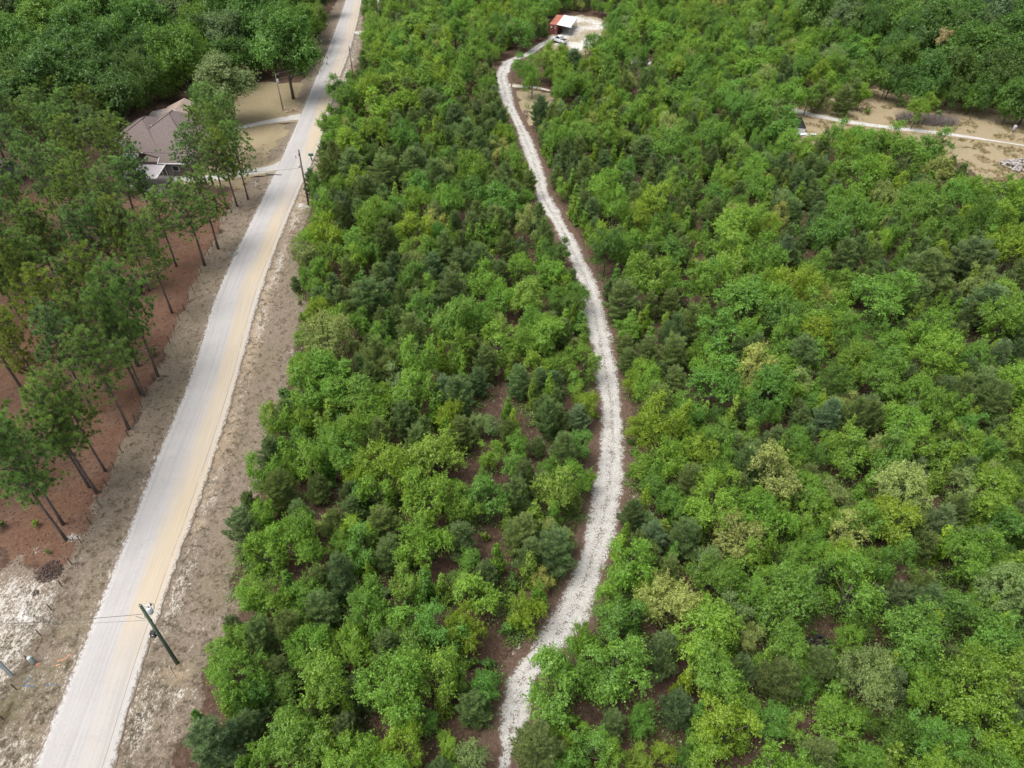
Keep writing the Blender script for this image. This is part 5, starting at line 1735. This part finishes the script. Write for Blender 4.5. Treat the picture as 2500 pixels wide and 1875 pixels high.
X, Y = at(80, 1617)
pd = thing('pedestal', 'pale green rounded cable pedestal beside the wire fence', 'pedestal', (X, Y, gz1(X, Y)))
MB().lathe([(.17, -.1), (.17, .98), (.15, 1.03), (.0, 1.05)], 18).build('cover', M['pale_plastic'], pd, None, True)
MB().lathe([(.18, 0), (.18, .10)], 18).build('collar', M['slate'], pd, (0, 0, .12), True)
MB().box(-.17, .17, .05, .20, .0, .95).build('backplate', M['slate'], pd)
X, Y = at(27, 1648)
sp = thing('marker_post', 'tall pale blue two-tone square post inside the fence', 'post', (X, Y, gz1(X, Y)), .55)
MB().box(-.11, .11, -.12, .0, -.2, 2.9).build('pale_face', M['pale_blue'], sp)
MB().box(-.11, .11, .0, .13, -.2, 2.9).build('dark_face', M['slate'], sp)
MB().box(-.13, .13, -.14, .15, 2.9, 2.95).build('cap', M['slate'], sp)
X, Y = at(696, 270)
ms = thing('marker_stake', 'short white marker stake at the foot of the grey pole', 'stake', (X, Y, gz1(X, Y)))
MB().box(-.06, .06, -.03, .03, -.1, 1.15).build('stake', M['white'], ms)
MB().box(-.065, .065, -.035, .035, 1.15, 1.25).build('cap', M['orange_paint'], ms)

# wire fence
f0, f1 = Vector(fence_line[0]), Vector(fence_line[1])
fl = (f1 - f0)
fence = thing('wire_fence', 'low wire fence of thin steel posts between pine stand and road', 'fence', (f0.x, f0.y, 0))
nposts = int(fl.length / 2.45)
tops = []
pm = None
wood_at = at(232, 1244)
for i in range(nposts + 1):
    p = f0 + fl * (i / nposts)
    zz = gz1(p.x, p.y)
    lx, ly = p.x - f0.x, p.y - f0.y
    jx = rnd.uniform(-.05, .05)
    wood = math.hypot(p.x - wood_at[0], p.y - wood_at[1]) < 1.23
    if wood:
        MB().tube([(lx, ly, zz - .3), (lx + .05, ly, zz + 1.45)], .11, 9).build('corner_post', M['oldwood'], fence)
    elif pm is None:
        pm = MB().box(-.035, .035, -.03, .03, -.3, 1.12).build('post', M['fencepost'], fence, (lx, ly, zz))
        pm.rotation_euler = (0, 0, .3)
    else:
        q = pm.copy()
        COL.objects.link(q)
        q.parent = fence
        q.location = (lx, ly, zz)
        q.rotation_euler = (jx, rnd.uniform(-.05, .05), .3)
    tops.append((lx, ly, zz))
for k, hh in enumerate((.25, .5, .78, 1.05)):
    MB().tube([(a, b, c + hh) for a, b, c in tops], .009, 4).build('wire_strand', M['wire'], fence)

# low board fence by the house
bf = thing('board_fence', 'short pale board fence with dark rails below the porch', 'fence', (-62.6, 114.5, 0), math.radians(8))
for i in range(6):
    MB().box(-3.4 + i * 1.36 - .05, -3.4 + i * 1.36 + .05, -.05, .05, -.2, 1.25).build('post', M['oldwood'], bf)
for z in (.15, 1.15):
    MB().box(-3.5, 3.5, -.09, -.05, z, z + .1).build('rail', M['fencepost'], bf)
for i in range(20):
    MB().box(-3.4 + i * .34 + .01, -3.4 + i * .34 + .32, .05, .08, .06, 1.15).build('board', M['wallpale'], bf)


# spray paint on the turf: flat marks of a utility locator
def mark(cx, cy, strokes, mat, label, wd=.10):
    X, Y = at(cx, cy)
    mb = MB()
    zz = gz1(X, Y) + .045
    for k, (a, b) in enumerate(strokes):
        ax, ay = at(*a)
        bx_, by_ = at(*b)
        n = max(1, int(math.dist((ax, ay), (bx_, by_)) / .15))
        d = Vector((bx_ - ax, by_ - ay)).normalized()
        q = Vector((-d.y, d.x)) * wd / 2
        for i in range(n):
            t0, t1 = (i + .04) / n, (i + .96) / n
            p0, p1_ = (ax + (bx_ - ax) * t0, ay + (by_ - ay) * t0), (ax + (bx_ - ax) * t1, ay + (by_ - ay) * t1)
            z0, z1 = gz1(*p0) + .03 + k * .003, gz1(*p1_) + .03 + k * .003
            w0 = rnd.uniform(.7, 1.15)
            mb.slab([(p0[0] - q.x * w0 - X, p0[1] - q.y * w0 - Y, z0), (p1_[0] - q.x * w0 - X, p1_[1] - q.y * w0 - Y, z1), (p1_[0] + q.x * w0 - X, p1_[1] + q.y * w0 - Y, z1), (p0[0] + q.x * w0 - X, p0[1] + q.y * w0 - Y, z0)], .025)
    o = mb.build('paint_mark', M[mat])
    o.location = (X, Y, 0)
    return tag(o, label, 'paint mark', 'locator paint marks on the grass')


mark(66, 1658, [((61.5, 1664), (69, 1652)), ((61.5, 1664), (65.5, 1663.5)), ((64.8, 1659), (67.8, 1658)), ((69, 1652), (72, 1654))], 'blue_paint', 'small blue letter E sprayed on the grass by the fence', .11)
mark(67, 1672, [((53, 1672.5), (81, 1672.5)), ((53, 1672.5), (56.5, 1670)), ((53, 1672.5), (56.5, 1675)), ((81, 1672.5), (77.5, 1670)), ((81, 1672.5), (77.5, 1675))], 'blue_paint', 'darker blue two-headed arrow sprayed under the blue letter')
mark(126, 1671, [((110, 1671), (141, 1671)), ((110, 1671), (113.5, 1669)), ((110, 1671), (113.5, 1673.5)), ((141, 1671), (137.5, 1669)), ((141, 1671), (137.5, 1673.5))], 'blue_paint', 'fainter blue two-headed arrow sprayed nearer the road', .07)
mark(90, 1619, [((85, 1618.5), (96, 1617)), ((86, 1621), (93, 1621))], 'orange_paint', 'orange dashes sprayed at the foot of the cable pedestal', .12)
mark(152, 1608, [((138, 1612), (157, 1609)), ((158, 1609), (170, 1596))], 'orange_paint', 'long orange stroke sprayed between pedestal and road', .12)
mark(140, 1622, [((134, 1622.5), (146, 1620))], 'orange_paint', 'short orange stroke sprayed below the long one', .1)
mark(352, 1190, [((349, 1196), (356, 1184))], 'orange_paint', 'red-orange dash sprayed on the left road shoulder', .2)


def tyre(cx, cy, r, wd, tilt, az, rim, label):
    X, Y = at(cx, cy)
    t = thing('tyre', label, 'tyre', (X, Y, gz1(X, Y) + wd * .5 + r * abs(math.sin(tilt)) * .8), 0, 'dumped tyres in the wood opening')
    t.rotation_euler = (tilt, 0, az)
    inner = r * .58
    b = MB().lathe([(inner, -wd / 2), (r * .9, -wd / 2), (r, -wd * .3), (r, wd * .3), (r * .9, wd / 2), (inner, wd / 2), (inner * 1.06, wd * .2), (inner * 1.06, -wd * .2)], 28, None, True)
    b.build('tread', M['rubber'], t, None, True)
    if rim:
        MB().lathe([(inner * .94, wd * .36), (inner * 1.0, wd * .47), (inner * 1.06, wd * .52), (inner * 1.0, wd * .40)], 28, None, True).build('rim', M['chrome'], t, None, True)
        if rim == 2:
            MB().lathe([(.03, wd * .05), (inner * .9, wd * .02), (inner * .95, wd * .1), (.05, wd * .12)], 18, None, True).build('wheel_disc', M['metal'], t, None, True)
            for k in range(6):
                a = k * TAU / 6
                MB().tube([(.05 * math.cos(a), .05 * math.sin(a), wd * .2), (inner * .9 * math.cos(a), inner * .9 * math.sin(a), wd * .3)], .02, 5).build('spoke', M['metal'], t)
    return t


tyre(1923.5, 1592, .38, .24, .15, .3, 2, 'tyre with spoked steel wheel lying apart at the left of the heap')
tyre(1948, 1569, .38, .24, .25, .6, 0, 'bare black tyre, left one of the row of three')
tyre(1964, 1573, .36, .22, .2, .4, 0, 'bare black tyre in the middle of the row of three')
tyre(1976, 1565, .36, .22, .2, 1.0, 1, 'tyre with a shiny bare rim ring, right of the row')
tyre(2002, 1568, .58, .34, .12, 0.2, 0, 'large black tractor tyre, biggest of the dumped tyres')
X, Y = at(1984, 1628)
o = MB().lathe([(.36, 0), (.38, .02), (.38, .06), (.35, .09)], 24).build('concrete_disc', M['concrete'], None, (X, Y, gz1(X, Y) + .02))
tag(o, 'round grey concrete lid on brown litter below the tyres', 'lid')


def heap(name, cx, cy, rx, ry, hh, n, size, mat, label, cat, seed, squash=.8):
    """A loose pile of lumps."""
    X, Y = at(cx, cy)
    rg = np.random.default_rng(seed)
    vs, fs = [], []
    base = [(1, 0, 0), (-1, 0, 0), (0, 1, 0), (0, -1, 0), (0, 0, 1), (0, 0, -1)]
    fc = [(0, 2, 4), (2, 1, 4), (1, 3, 4), (3, 0, 4), (2, 0, 5), (1, 2, 5), (3, 1, 5), (0, 3, 5)]
    for i in range(n):
        a, q = rg.uniform(0, TAU), math.sqrt(rg.uniform(0, 1))
        x, y = rx * q * math.cos(a) * rg.uniform(.8, 1.2), ry * q * math.sin(a) * rg.uniform(.8, 1.2)
        z = hh * (1 - q * q) * rg.uniform(.3, 1.0)
        s = size * rg.uniform(.5, 1.5)
        m = Matrix.Rotation(rg.uniform(0, TAU), 3, Vector(rg.normal(0, 1, 3)).normalized())
        b = len(vs)
        for p in base:
            v = m @ (Vector(p) * s * rg.uniform(.7, 1.2))
            vs.append((x + v.x, y + v.y, max(-.05, z + v.z * squash + s * .3)))
        fs += [tuple(b + k for k in f) for f in fc]
    o = MB().add(vs, fs).build(name, M[mat])
    o.location = (X, Y, gz1(X, Y))
    return tag(o, label, cat)


heap('cone_pile', 120, 1397, 1.25, 1.15, .45, 420, .085, 'pile', 'dark brown pile of cones and litter beside the wire fence', 'pile', 4)
heap('ash_heap', 87, 1449, .36, .36, .16, 60, .06, 'pile', 'small dark heap on the white sand left of the fence', 'heap', 5)
heap('rubble_heap', 2496, 408, 4.2, 3.0, 1.0, 160, .34, 'rock', 'grey rubble heap at the right edge of the dry field', 'rubble', 6)
heap('chip_heap', 571, 622, .9, .8, .12, 70, .12, 'wallpale', 'pale chips and bark heap on the left road shoulder', 'debris', 7)
heap('clay_mound', 712, 268, 2.4, 1.2, .35, 160, .22, 'clay', 'tan clay mound between grey pole and road', 'mound', 8) if 'clay' in M else None


def twig_bush(cx, cy, rx, ry, h, n, label, seed):
    X, Y = at(cx, cy)
    rg = np.random.default_rng(seed)
    mb = MB()
    for i in range(n):
        a, q = rg.uniform(0, TAU), math.sqrt(rg.uniform(0, 1))
        x, y = rx * q * math.cos(a), ry * q * math.sin(a)
        d = rg.normal(0, .5, 2)
        L = h * rg.uniform(.5, 1.1)
        mb.tube([(x, y, -.05), (x + d[0] * L * .5, y + d[1] * L * .5, L * .55), (x + d[0] * L * 1.1, y + d[1] * L * 1.1, L)], [.035, .025, .012], 3, False)
    o = mb.build('bare_bush', M['twig'])
    o.location = (X, Y, gz1(X, Y))
    return tag(o, label, 'bush')


twig_bush(2225, 296, 3.6, 1.9, 2.1, 520, 'leafless purplish brush, left half of the thicket in the field', 1)
twig_bush(2292, 302, 3.8, 1.7, 2.0, 520, 'leafless purplish brush, right half of the thicket in the field', 2)


def branch(cx, cy, L, az, label, seed, mat='deadwood', r=.05):
    X, Y = at(cx, cy)
    rg = random.Random(seed)
    d = Vector((math.cos(az), math.sin(az), 0))
    pts = [d * (L * k / 4) + Vector((rg.uniform(-.12, .12), rg.uniform(-.12, .12), .08 + rg.uniform(0, .12))) for k in range(5)]
    mb = MB().tube(pts, [r, r * .9, r * .75, r * .6, r * .3], 6)
    for k in (1, 2, 3):
        e = pts[k] + Vector((rg.uniform(-.5, .5), rg.uniform(-.5, .5), .12))
        mb.tube([pts[k], e], [r * .5, r * .2], 5)
    o = mb.build('fallen_branch', M[mat])
    o.location = (X, Y, gz1(X, Y))
    return tag(o, label, 'branch', 'fallen branches on the ground')


branch(625, 455, 2.6, 1.9, 'bleached white bent branch on straw under the lower driveway', 1, 'white', .06)
branch(410, 1625, 1.6, -.8, 'thin pale stick lying at the foot of the mossy pole', 2)
branch(345, 860, 2.2, .5, 'dark fallen limb on the pine straw inside the fence', 3)
branch(556, 606, 1.3, -.6, 'short pale branch on straw beside the road shoulder', 4)
X, Y = at(652, 428)
o = MB().lathe([(.19, -1.6), (.24, -1.6), (.24, 1.6), (.19, 1.6)], 18, Matrix.Rotation(math.pi / 2, 4, 'Y') @ Matrix.Rotation(.1, 4, 'X'), True).build('culvert_pipe', M['black'], None, (X + 1.2, Y + .3, -.12))
tag(o, 'black culvert pipe mouth under the lower sandy driveway', 'pipe')
dead = broadleaf(900, 9.5, 1.9, 6.6, 5, 40, 12, .15, 'round', .15)


# ------------------------------------------------------------------ set the plants out
def seen(p):
    """Does any of the crown fall inside the photograph?"""
    r = p['d'] / 2
    ok = False
    for zz in (.15, .6, 1.0):
        a, b = px((p['x'], p['y'], p['h'] * zz))
        m = r * FPX / max(5, dist_cam(p['x'], p['y'], p['h'] * zz))
        if -m * .5 < a < 2500 + m * .5 and -m * .5 < b < 1875 + m * .5:
            ok = True
    return ok


used_labels = set()
SIZE_W = {'broad': ((4.4, 'small'), (6.2, 'medium'), (99, 'big')), 'spire': ((4.3, 'short'), (5.6, 'slim'), (99, 'tall')), 'pine': ((4.6, 'small'), (5.9, 'bushy'), (99, 'big')),
          'tallpine': ((13, 'shorter'), (15, 'slender'), (99, 'lofty')), 'big': ((11, 'rounded'), (14, 'full-crowned'), (99, 'towering')), 'shrub': ((.7, 'low'), (1.1, 'leafy'), (99, 'tangled'))}
HOUSE_C, CONT_C, TYRE_C = (-68, 131), (12, 221), at(1965, 1575)


def where_is(p):
    x, y = p['x'], p['y']
    xa, ya = np.array([x]), np.array([y])
    r = p['d'] / 2
    if math.dist((x, y), TYRE_C) < 5:
        return 'close to the dumped tyres'
    if math.dist((x, y), CONT_C) < 14:
        return 'near the red container'
    if p['zone'] == 'left' and math.dist((x, y), HOUSE_C) < 17:
        return 'beside the brown house'
    if p['zone'] != 'left' and dpoly(xa, ya, tr_C)[0] < 2.6 + r:
        return 'beside the sandy track'
    if p['zone'] != 'left' and dpoly(xa, ya, verge_edge)[0] < r + 1.2 and p['zone'] == 'mid':
        return 'on the roadside edge'
    if p['zone'] == 'right' and sd_poly(xa, ya, field)[0] < r + 3:
        return 'bordering the dry field'
    if p['zone'] == 'left':
        return 'in the left pine stand' if p['form'] == 'tallpine' else 'left of the road'
    return 'between road and track' if p['zone'] == 'mid' else 'right of the track'


def short(p):
    return '%s %s %s' % (next(w for lim, w in SIZE_W[p['form']] if p['h'] < lim), HUE[p['sort']], KIND[p['form']][2])


def area(p):
    a, b = px((p['x'], p['y'], p['h'] * .6))
    row = ('top', 'upper', 'middle', 'lower', 'bottom')[int(min(max(b / 375, 0), 4.9))]
    col = ('left edge', 'left', 'centre', 'right', 'right edge')[int(min(max((a - 150) / 440, 0), 4.9))] if a > 150 else 'left edge'
    return '%s %s' % (row, col)


def words_in(s_):
    return len(s_.replace(',', ' ').split())


def label_for(p, others):
    """What the tree looks like, where it stands, and which tree it stands next to."""
    a, b = px((p['x'], p['y'], p['h'] * .6))
    base = short(p)
    spot = where_is(p)
    places = ['%s, %s' % (spot, area(p))] if spot.startswith(('beside', 'on', 'near', 'close', 'border')) else ['%s wood' % area(p)]
    places.append('%s wood' % area(p))
    cands = []
    near_ = sorted(((math.hypot(q[0] - a, q[1] - b), q) for q in others if q[2] is not p and abs(q[0] - a) < 260 and abs(q[1] - b) < 260), key=lambda t_: t_[0])[:9]
    for dd, (qa, qb, q) in near_:
        dx, dy = qa - a, qb - b
        rel = ('left of' if dx > 0 else 'right of') if abs(dx) > abs(dy) else ('above' if dy > 0 else 'below')
        cands.append((rel, q))
    for pl in places:
        for rel, q in cands:
            for nm in (short(q), '%s %s' % (HUE[q['sort']], KIND[q['form']][2])):
                s_ = '%s, %s, %s %s' % (base, pl, rel, nm)
                if words_in(s_) <= 16 and s_ not in used_labels:
                    used_labels.add(s_)
                    return s_
    hue0 = '%s %s' % (HUE[p['sort']], KIND[p['form']][2])
    for r1, q1 in cands:
        for r2, q2 in cands:
            if q1 is q2:
                continue
            s_ = '%s, %s, %s %s, %s %s' % (hue0, area(p), r1, KIND[q1['form']][2], r2, KIND[q2['form']][2])
            if words_in(s_) <= 16 and s_ not in used_labels:
                used_labels.add(s_)
                return s_
    s_ = '%s, %s wood' % (base, area(p))
    used_labels.add(s_)
    return s_


KINDS_G = {'broad': 'broadleaf trees of the young wood', 'spire': 'pointed saplings of the young wood', 'pine': 'young pines of the wood', 'tallpine': 'tall pines on the straw', 'big': 'grown shade trees', 'shrub': 'low shrubs'}
chosen, rest = [], []
vis = {}
for p in PLANTS:
    (vis.setdefault(p['form'], []) if seen(p) else rest).append(p)
for form, ps in vis.items():
    ps.sort(key=lambda p: -p['d'] / dist_cam(p['x'], p['y'], p['h'] * .6))
    lim = 295
    chosen += ps[:lim]
    rest += ps[lim:]
PROTO = {}
SPOTS = [(*px((p['x'], p['y'], p['h'] * .6)), p) for p in chosen]
CZ = gz(np.array([p['x'] for p in chosen]), np.array([p['y'] for p in chosen]))
for p, zz in zip(chosen, CZ):
    form = p['form']
    tm, cm, D0, H0_ = FORMS[form][p['v']]
    nm, cat, _ = KIND[form]
    t = thing(nm, label_for(p, SPOTS), cat, (p['x'], p['y'], float(zz) - .03), rnd.uniform(0, TAU), KINDS_G[form])
    k = p['d'] / D0
    t.scale = (k * rnd.uniform(.84, 1.14), k * rnd.uniform(.84, 1.14), p['h'] / H0_)
    key = (form, p['v'])
    if key not in PROTO:
        c = bpy.data.objects.new('crown', cm)
        w = bpy.data.objects.new('trunk', tm)
        PROTO[key] = (w, c)
    else:
        w, c = PROTO[key][0].copy(), PROTO[key][1].copy()
    for q in (w, c):
        COL.objects.link(q)
        q.parent = t
    if form == 'shrub':
        w.name = 'stem'
    c['tint'] = [float(v) for v in p['tint']]
# the dying tan crown among the grown trees beyond the field
X, Y = at(2302, 92, 12)
dt = thing('dying_tree', 'thin tree with a tan dead crown among the grown trees', 'tree', (X, Y, 0))
q = link(bpy.data.objects.new('trunk', dead[0]))
q.parent = dt
q = link(bpy.data.objects.new('crown', dead[1]))
q.parent = dt
q['tint'] = [.42, .35, .16]
dt.scale = (1, 1, 1.45)


# ------------------------------------------------------------------ the rest of the wood and the ground cover, as masses
def both(form, v):
    """Trunk and crown of one form as one mesh."""
    tm, cm, D0, H0_ = FORMS[form][v]
    b = MB()
    vt = np.empty(len(tm.vertices) * 3, np.float32)
    tm.vertices.foreach_get('co', vt)
    vc = np.empty(len(cm.vertices) * 3, np.float32)
    cm.vertices.foreach_get('co', vc)
    ft = [tuple(p.vertices) for p in tm.polygons]
    nc = len(cm.polygons)
    lc = np.empty(len(cm.loops), np.int32)
    cm.loops.foreach_get('vertex_index', lc)
    k = len(lc) // nc
    me = bpy.data.meshes.new('woodland_form')
    off = len(tm.vertices)
    fl = ft + [tuple(int(i) + off for i in row) for row in lc.reshape(nc, k)]
    me.from_pydata(np.concatenate([vt.reshape(-1, 3), vc.reshape(-1, 3)]).tolist(), [], fl)
    me.materials.append(tm.materials[0])
    me.materials.append(cm.materials[0])
    mi = np.zeros(len(fl), np.int32)
    mi[len(ft):] = 1
    me.polygons.foreach_set('material_index', mi)
    tone = np.zeros(len(fl), np.float32)
    src = np.empty(nc, np.float32)
    cm.attributes['tone'].data.foreach_get('value', src)
    tone[len(ft):] = src
    a = me.attributes.new('tone', 'FLOAT', 'FACE')
    a.data.foreach_set('value', tone)
    me.update()
    return me, D0, H0_


def scatter(name, pts, forms, label):
    """One object: pts rows are (x, y, z, form, rz, sx, sz, tint)."""
    me = bpy.data.meshes.new(name)
    me.from_pydata([(p[0], p[1], p[2]) for p in pts], [], [])
    for nm, ty, vals in (('form', 'INT', [p[3] for p in pts]), ('turn', 'FLOAT', [p[4] for p in pts])):
        a = me.attributes.new(nm, ty, 'POINT')
        a.data.foreach_set('value', vals)
    a = me.attributes.new('size', 'FLOAT_VECTOR', 'POINT')
    a.data.foreach_set('vector', np.array([(p[5], p[5], p[6]) for p in pts], np.float32).ravel())
    a = me.attributes.new('tint', 'FLOAT_COLOR', 'POINT')
    a.data.foreach_set('color', np.array([(*p[7], 1) for p in pts], np.float32).ravel())
    o = struct(name, me, 'stuff')
    o['label'] = label
    pc = bpy.data.collections.new(name + '_forms')
    for i, m_ in enumerate(forms):
        pc.objects.link(bpy.data.objects.new('%s_form_%03d' % (name, i), m_))
    ng = bpy.data.node_groups.new(name + '_spread', 'GeometryNodeTree')
    ng.interface.new_socket('Geometry', in_out='INPUT', socket_type='NodeSocketGeometry')
    ng.interface.new_socket('Geometry', in_out='OUTPUT', socket_type='NodeSocketGeometry')
    N_, L_ = ng.nodes, ng.links
    gi, go = N_.new('NodeGroupInput'), N_.new('NodeGroupOutput')
    m2p = N_.new('GeometryNodeMeshToPoints')
    ip = N_.new('GeometryNodeInstanceOnPoints')
    ci = N_.new('GeometryNodeCollectionInfo')
    ci.inputs['Collection'].default_value = pc
    ci.inputs['Separate Children'].default_value = True
    ci.inputs['Reset Children'].default_value = True

    def attr(nm, ty):
        n_ = N_.new('GeometryNodeInputNamedAttribute')
        n_.data_type = ty
        n_.inputs['Name'].default_value = nm
        return n_.outputs['Attribute']
    cx = N_.new('ShaderNodeCombineXYZ')
    L_.new(attr('turn', 'FLOAT'), cx.inputs[2])
    e2r = N_.new('FunctionNodeEulerToRotation')
    L_.new(cx.outputs[0], e2r.inputs[0])
    L_.new(gi.outputs[0], m2p.inputs['Mesh'])
    L_.new(m2p.outputs[0], ip.inputs['Points'])
    L_.new(ci.outputs[0], ip.inputs['Instance'])
    ip.inputs['Pick Instance'].default_value = True
    L_.new(attr('form', 'INT'), ip.inputs['Instance Index'])
    L_.new(e2r.outputs[0], ip.inputs['Rotation'])
    L_.new(attr('size', 'FLOAT_VECTOR'), ip.inputs['Scale'])
    L_.new(ip.outputs[0], go.inputs[0])
    md = o.modifiers.new('spread', 'NODES')
    md.node_group = ng
    return o


forms, look = [], {}
for form in FORMS:
    for v in range(len(FORMS[form])):
        me, D0, H0_ = both(form, v)
        look[(form, v)] = (len(forms), D0, H0_)
        forms.append(me)
rows = []
for p in rest:
    i, D0, H0_ = look[(p['form'], p['v'])]
    rows.append((p['x'], p['y'], gz1(p['x'], p['y']) - .03, i, rnd.uniform(0, TAU), p['d'] / D0, p['h'] / H0_, p['tint']))
# far wood past the top of the frame and the wood outside the frame
for _ in range(260):
    y = rnd.uniform(262, 380)
    x = rnd.uniform(-y * .9, y * .9)
    if dpoly(np.array([x]), np.array([y]), road_C)[0] < 8:
        continue
    form = 'big' if rnd.random() < .55 else 'tallpine'
    v = rnd.randrange(len(FORMS[form]))
    i, D0, H0_ = look[(form, v)]
    h, d = rnd.uniform(11, 16), rnd.uniform(5.5, 9)
    t = TINT[rnd.choice('gdkdth')]
    rows.append((x, y, 0, i, rnd.uniform(0, TAU), d / D0, h / H0_, t))
scatter('woodland', rows, forms, 'dense mixed wood of small far trees filling the background')


def tuft(seed, n, h, spread, wd):
    rg = np.random.default_rng(seed)
    b = np.concatenate([rg.normal(0, spread * .5, (n, 2)), np.zeros((n, 1))], 1)
    d = np.concatenate([rg.normal(0, .8, (n, 2)), np.ones((n, 1))], 1)
    d = unit(d) * (h * rg.uniform(.5, 1.2, n))[:, None]
    s = unit(np.cross(d, rg.normal(0, 1, (n, 3)))) * wd
    v = np.stack([b - s, b + s, b + d], 1).reshape(-1, 3)
    return v, np.arange(n * 3).reshape(n, 3)


tf = []
for k, (n, h, sp, wd) in enumerate(((26, .24, .26, .016), (20, .32, .2, .016), (30, .18, .34, .016))):
    v, tri = tuft(40 + k, n, h, sp, wd)
    tf.append(np_mesh('grass_tuft', v, None, tri, M['leaf'], np.random.default_rng(k).uniform(.2, .8, len(tri))))
rg = np.random.default_rng(91)
n = 22000
y = 18 + 120 * rg.random(n) ** 1.6
x = np.interp(y, [p[1] for p in road_C[::-1]], [p[0] for p in road_C[::-1]]) + rg.choice([-1, 1], n) * rg.uniform(3.2, 11, n)
k = (inside(x, y, verge_poly) | (sd_poly(x, y, left_open) < 0)) & (vnoise(x, y, .6, 61) > .50) & (dpoly(x, y, drive_1) > 1.8) & (dpoly(x, y, drive_2) > 2)
x, y = x[k], y[k]
z = gz(x, y) - .01
rows = []
for i in range(len(x)):
    k = rnd.uniform(.75, 1.2)
    g_ = (.235 * k, .190 * k, .140 * k) if rnd.random() > .14 else (.15 * k, .155 * k, .065)
    rows.append((x[i], y[i], z[i], rnd.randrange(3), rnd.uniform(0, TAU), rnd.uniform(.5, 1.0), rnd.uniform(.25, .7), g_))
scatter('dry_grass', rows, tf, 'dead brown grass tufts on the road verges')
fa_ = np.array(field)
n = 16000
x, y = rg.uniform(fa_[:, 0].min(), fa_[:, 0].max(), n), rg.uniform(fa_[:, 1].min(), fa_[:, 1].max(), n)
k = (sd_poly(x, y, field) < -.3) & (dpoly(x, y, field_track) > 1.9) & (vnoise(x, y, 2.2, 62) > .52)
x, y = x[k], y[k]
z = gz(x, y) - .01
rows = []
for i in range(len(x)):
    k = rnd.uniform(.8, 1.25)
    g_ = (.36 * k, .29 * k, .165 * k) if rnd.random() > .2 else (.23 * k, .22 * k, .09)
    rows.append((x[i], y[i], z[i], rnd.randrange(3), rnd.uniform(0, TAU), rnd.uniform(.8, 1.7), rnd.uniform(1.0, 2.6), g_))
scatter('field_grass', rows, tf, 'tall straw-coloured grass tufts in the dry field')
# dark cones and scraps on the straw and the litter
cf = []
for k in range(3):
    rg = np.random.default_rng(70 + k)
    v = np.array([(1, 0, 0), (-1, 0, 0), (0, 1, 0), (0, -1, 0), (0, 0, 1), (0, 0, -.5)]) * rg.uniform(.7, 1.2, (6, 3)) * np.array([.09, .06, .06])
    cf.append(np_mesh('cone', v, None, [(0, 2, 4), (2, 1, 4), (1, 3, 4), (3, 0, 4), (2, 0, 5), (1, 2, 5), (3, 1, 5), (0, 3, 5)], M['pile']))
n = 2600
y = 30 + 80 * rg.random(n) ** 1.5
x = np.interp(y, [fence_line[0][1], fence_line[1][1]], [fence_line[0][0], fence_line[1][0]]) + 1.0 - 22 * rg.random(n) ** 1.3
k = sd_poly(x, y, straw_zone) < .5
x, y = x[k], y[k]
z = gz(x, y) + .02
rows = []
for i in range(len(x)):
    k = rnd.uniform(.8, 1.5)
    rows.append((x[i], y[i], z[i], rnd.randrange(3), rnd.uniform(0, TAU), k, k, (.1, .1, .1)))
scatter('fallen_cones', rows, cf, 'dark pine cones scattered on the straw')
# leafy undergrowth on the floor of the young wood
uf = []
for k in range(3):
    rg = np.random.default_rng(80 + k)
    pos = rg.normal(0, 1, (70, 3)) * np.array([.32, .32, .12]) + np.array([0, 0, .22])
    v, q = leaf_quads(rg, pos, np.tile([0, 0, 1.0], (70, 1)), .06)
    uf.append(np_mesh('sprig', v, q, None, M['leaf'], rg.uniform(.1, .9, 70)))
n = 16000
y = 15 + 150 * rg.random(n) ** 1.35
x = -y * .5 - 12 + rg.random(n) * (y * 1.3 + 48)
k = (x > np.interp(y, [p[1] for p in road_C[::-1]], [p[0] for p in road_C[::-1]])) & ~inside(x, y, verge_poly) & (dpoly(x, y, tr_C) > 2.0) & (dpoly(x, y, road_C) > 5) & (sd_poly(x, y, field) > 0) & (sd_poly(x, y, yard) > 0)
k &= vnoise(x, y, 3.0, 63) > np.where(x < 20, .44, .32)
for a_, b_, r_ in zip(GX_, GY_, GR_):
    k &= np.hypot(x - a_, y - b_) > r_ * .8
x, y = x[k], y[k]
z = gz(x, y)
rows = []
for i in range(len(x)):
    q = rnd.uniform(.7, 2.0)
    rows.append((x[i], y[i], z[i], rnd.randrange(3), rnd.uniform(0, TAU), q, q * rnd.uniform(.7, 1.3), TINT[rnd.choice('gdbogd')]))
scatter('undergrowth', rows, uf, 'low leafy growth on the brown wood floor')
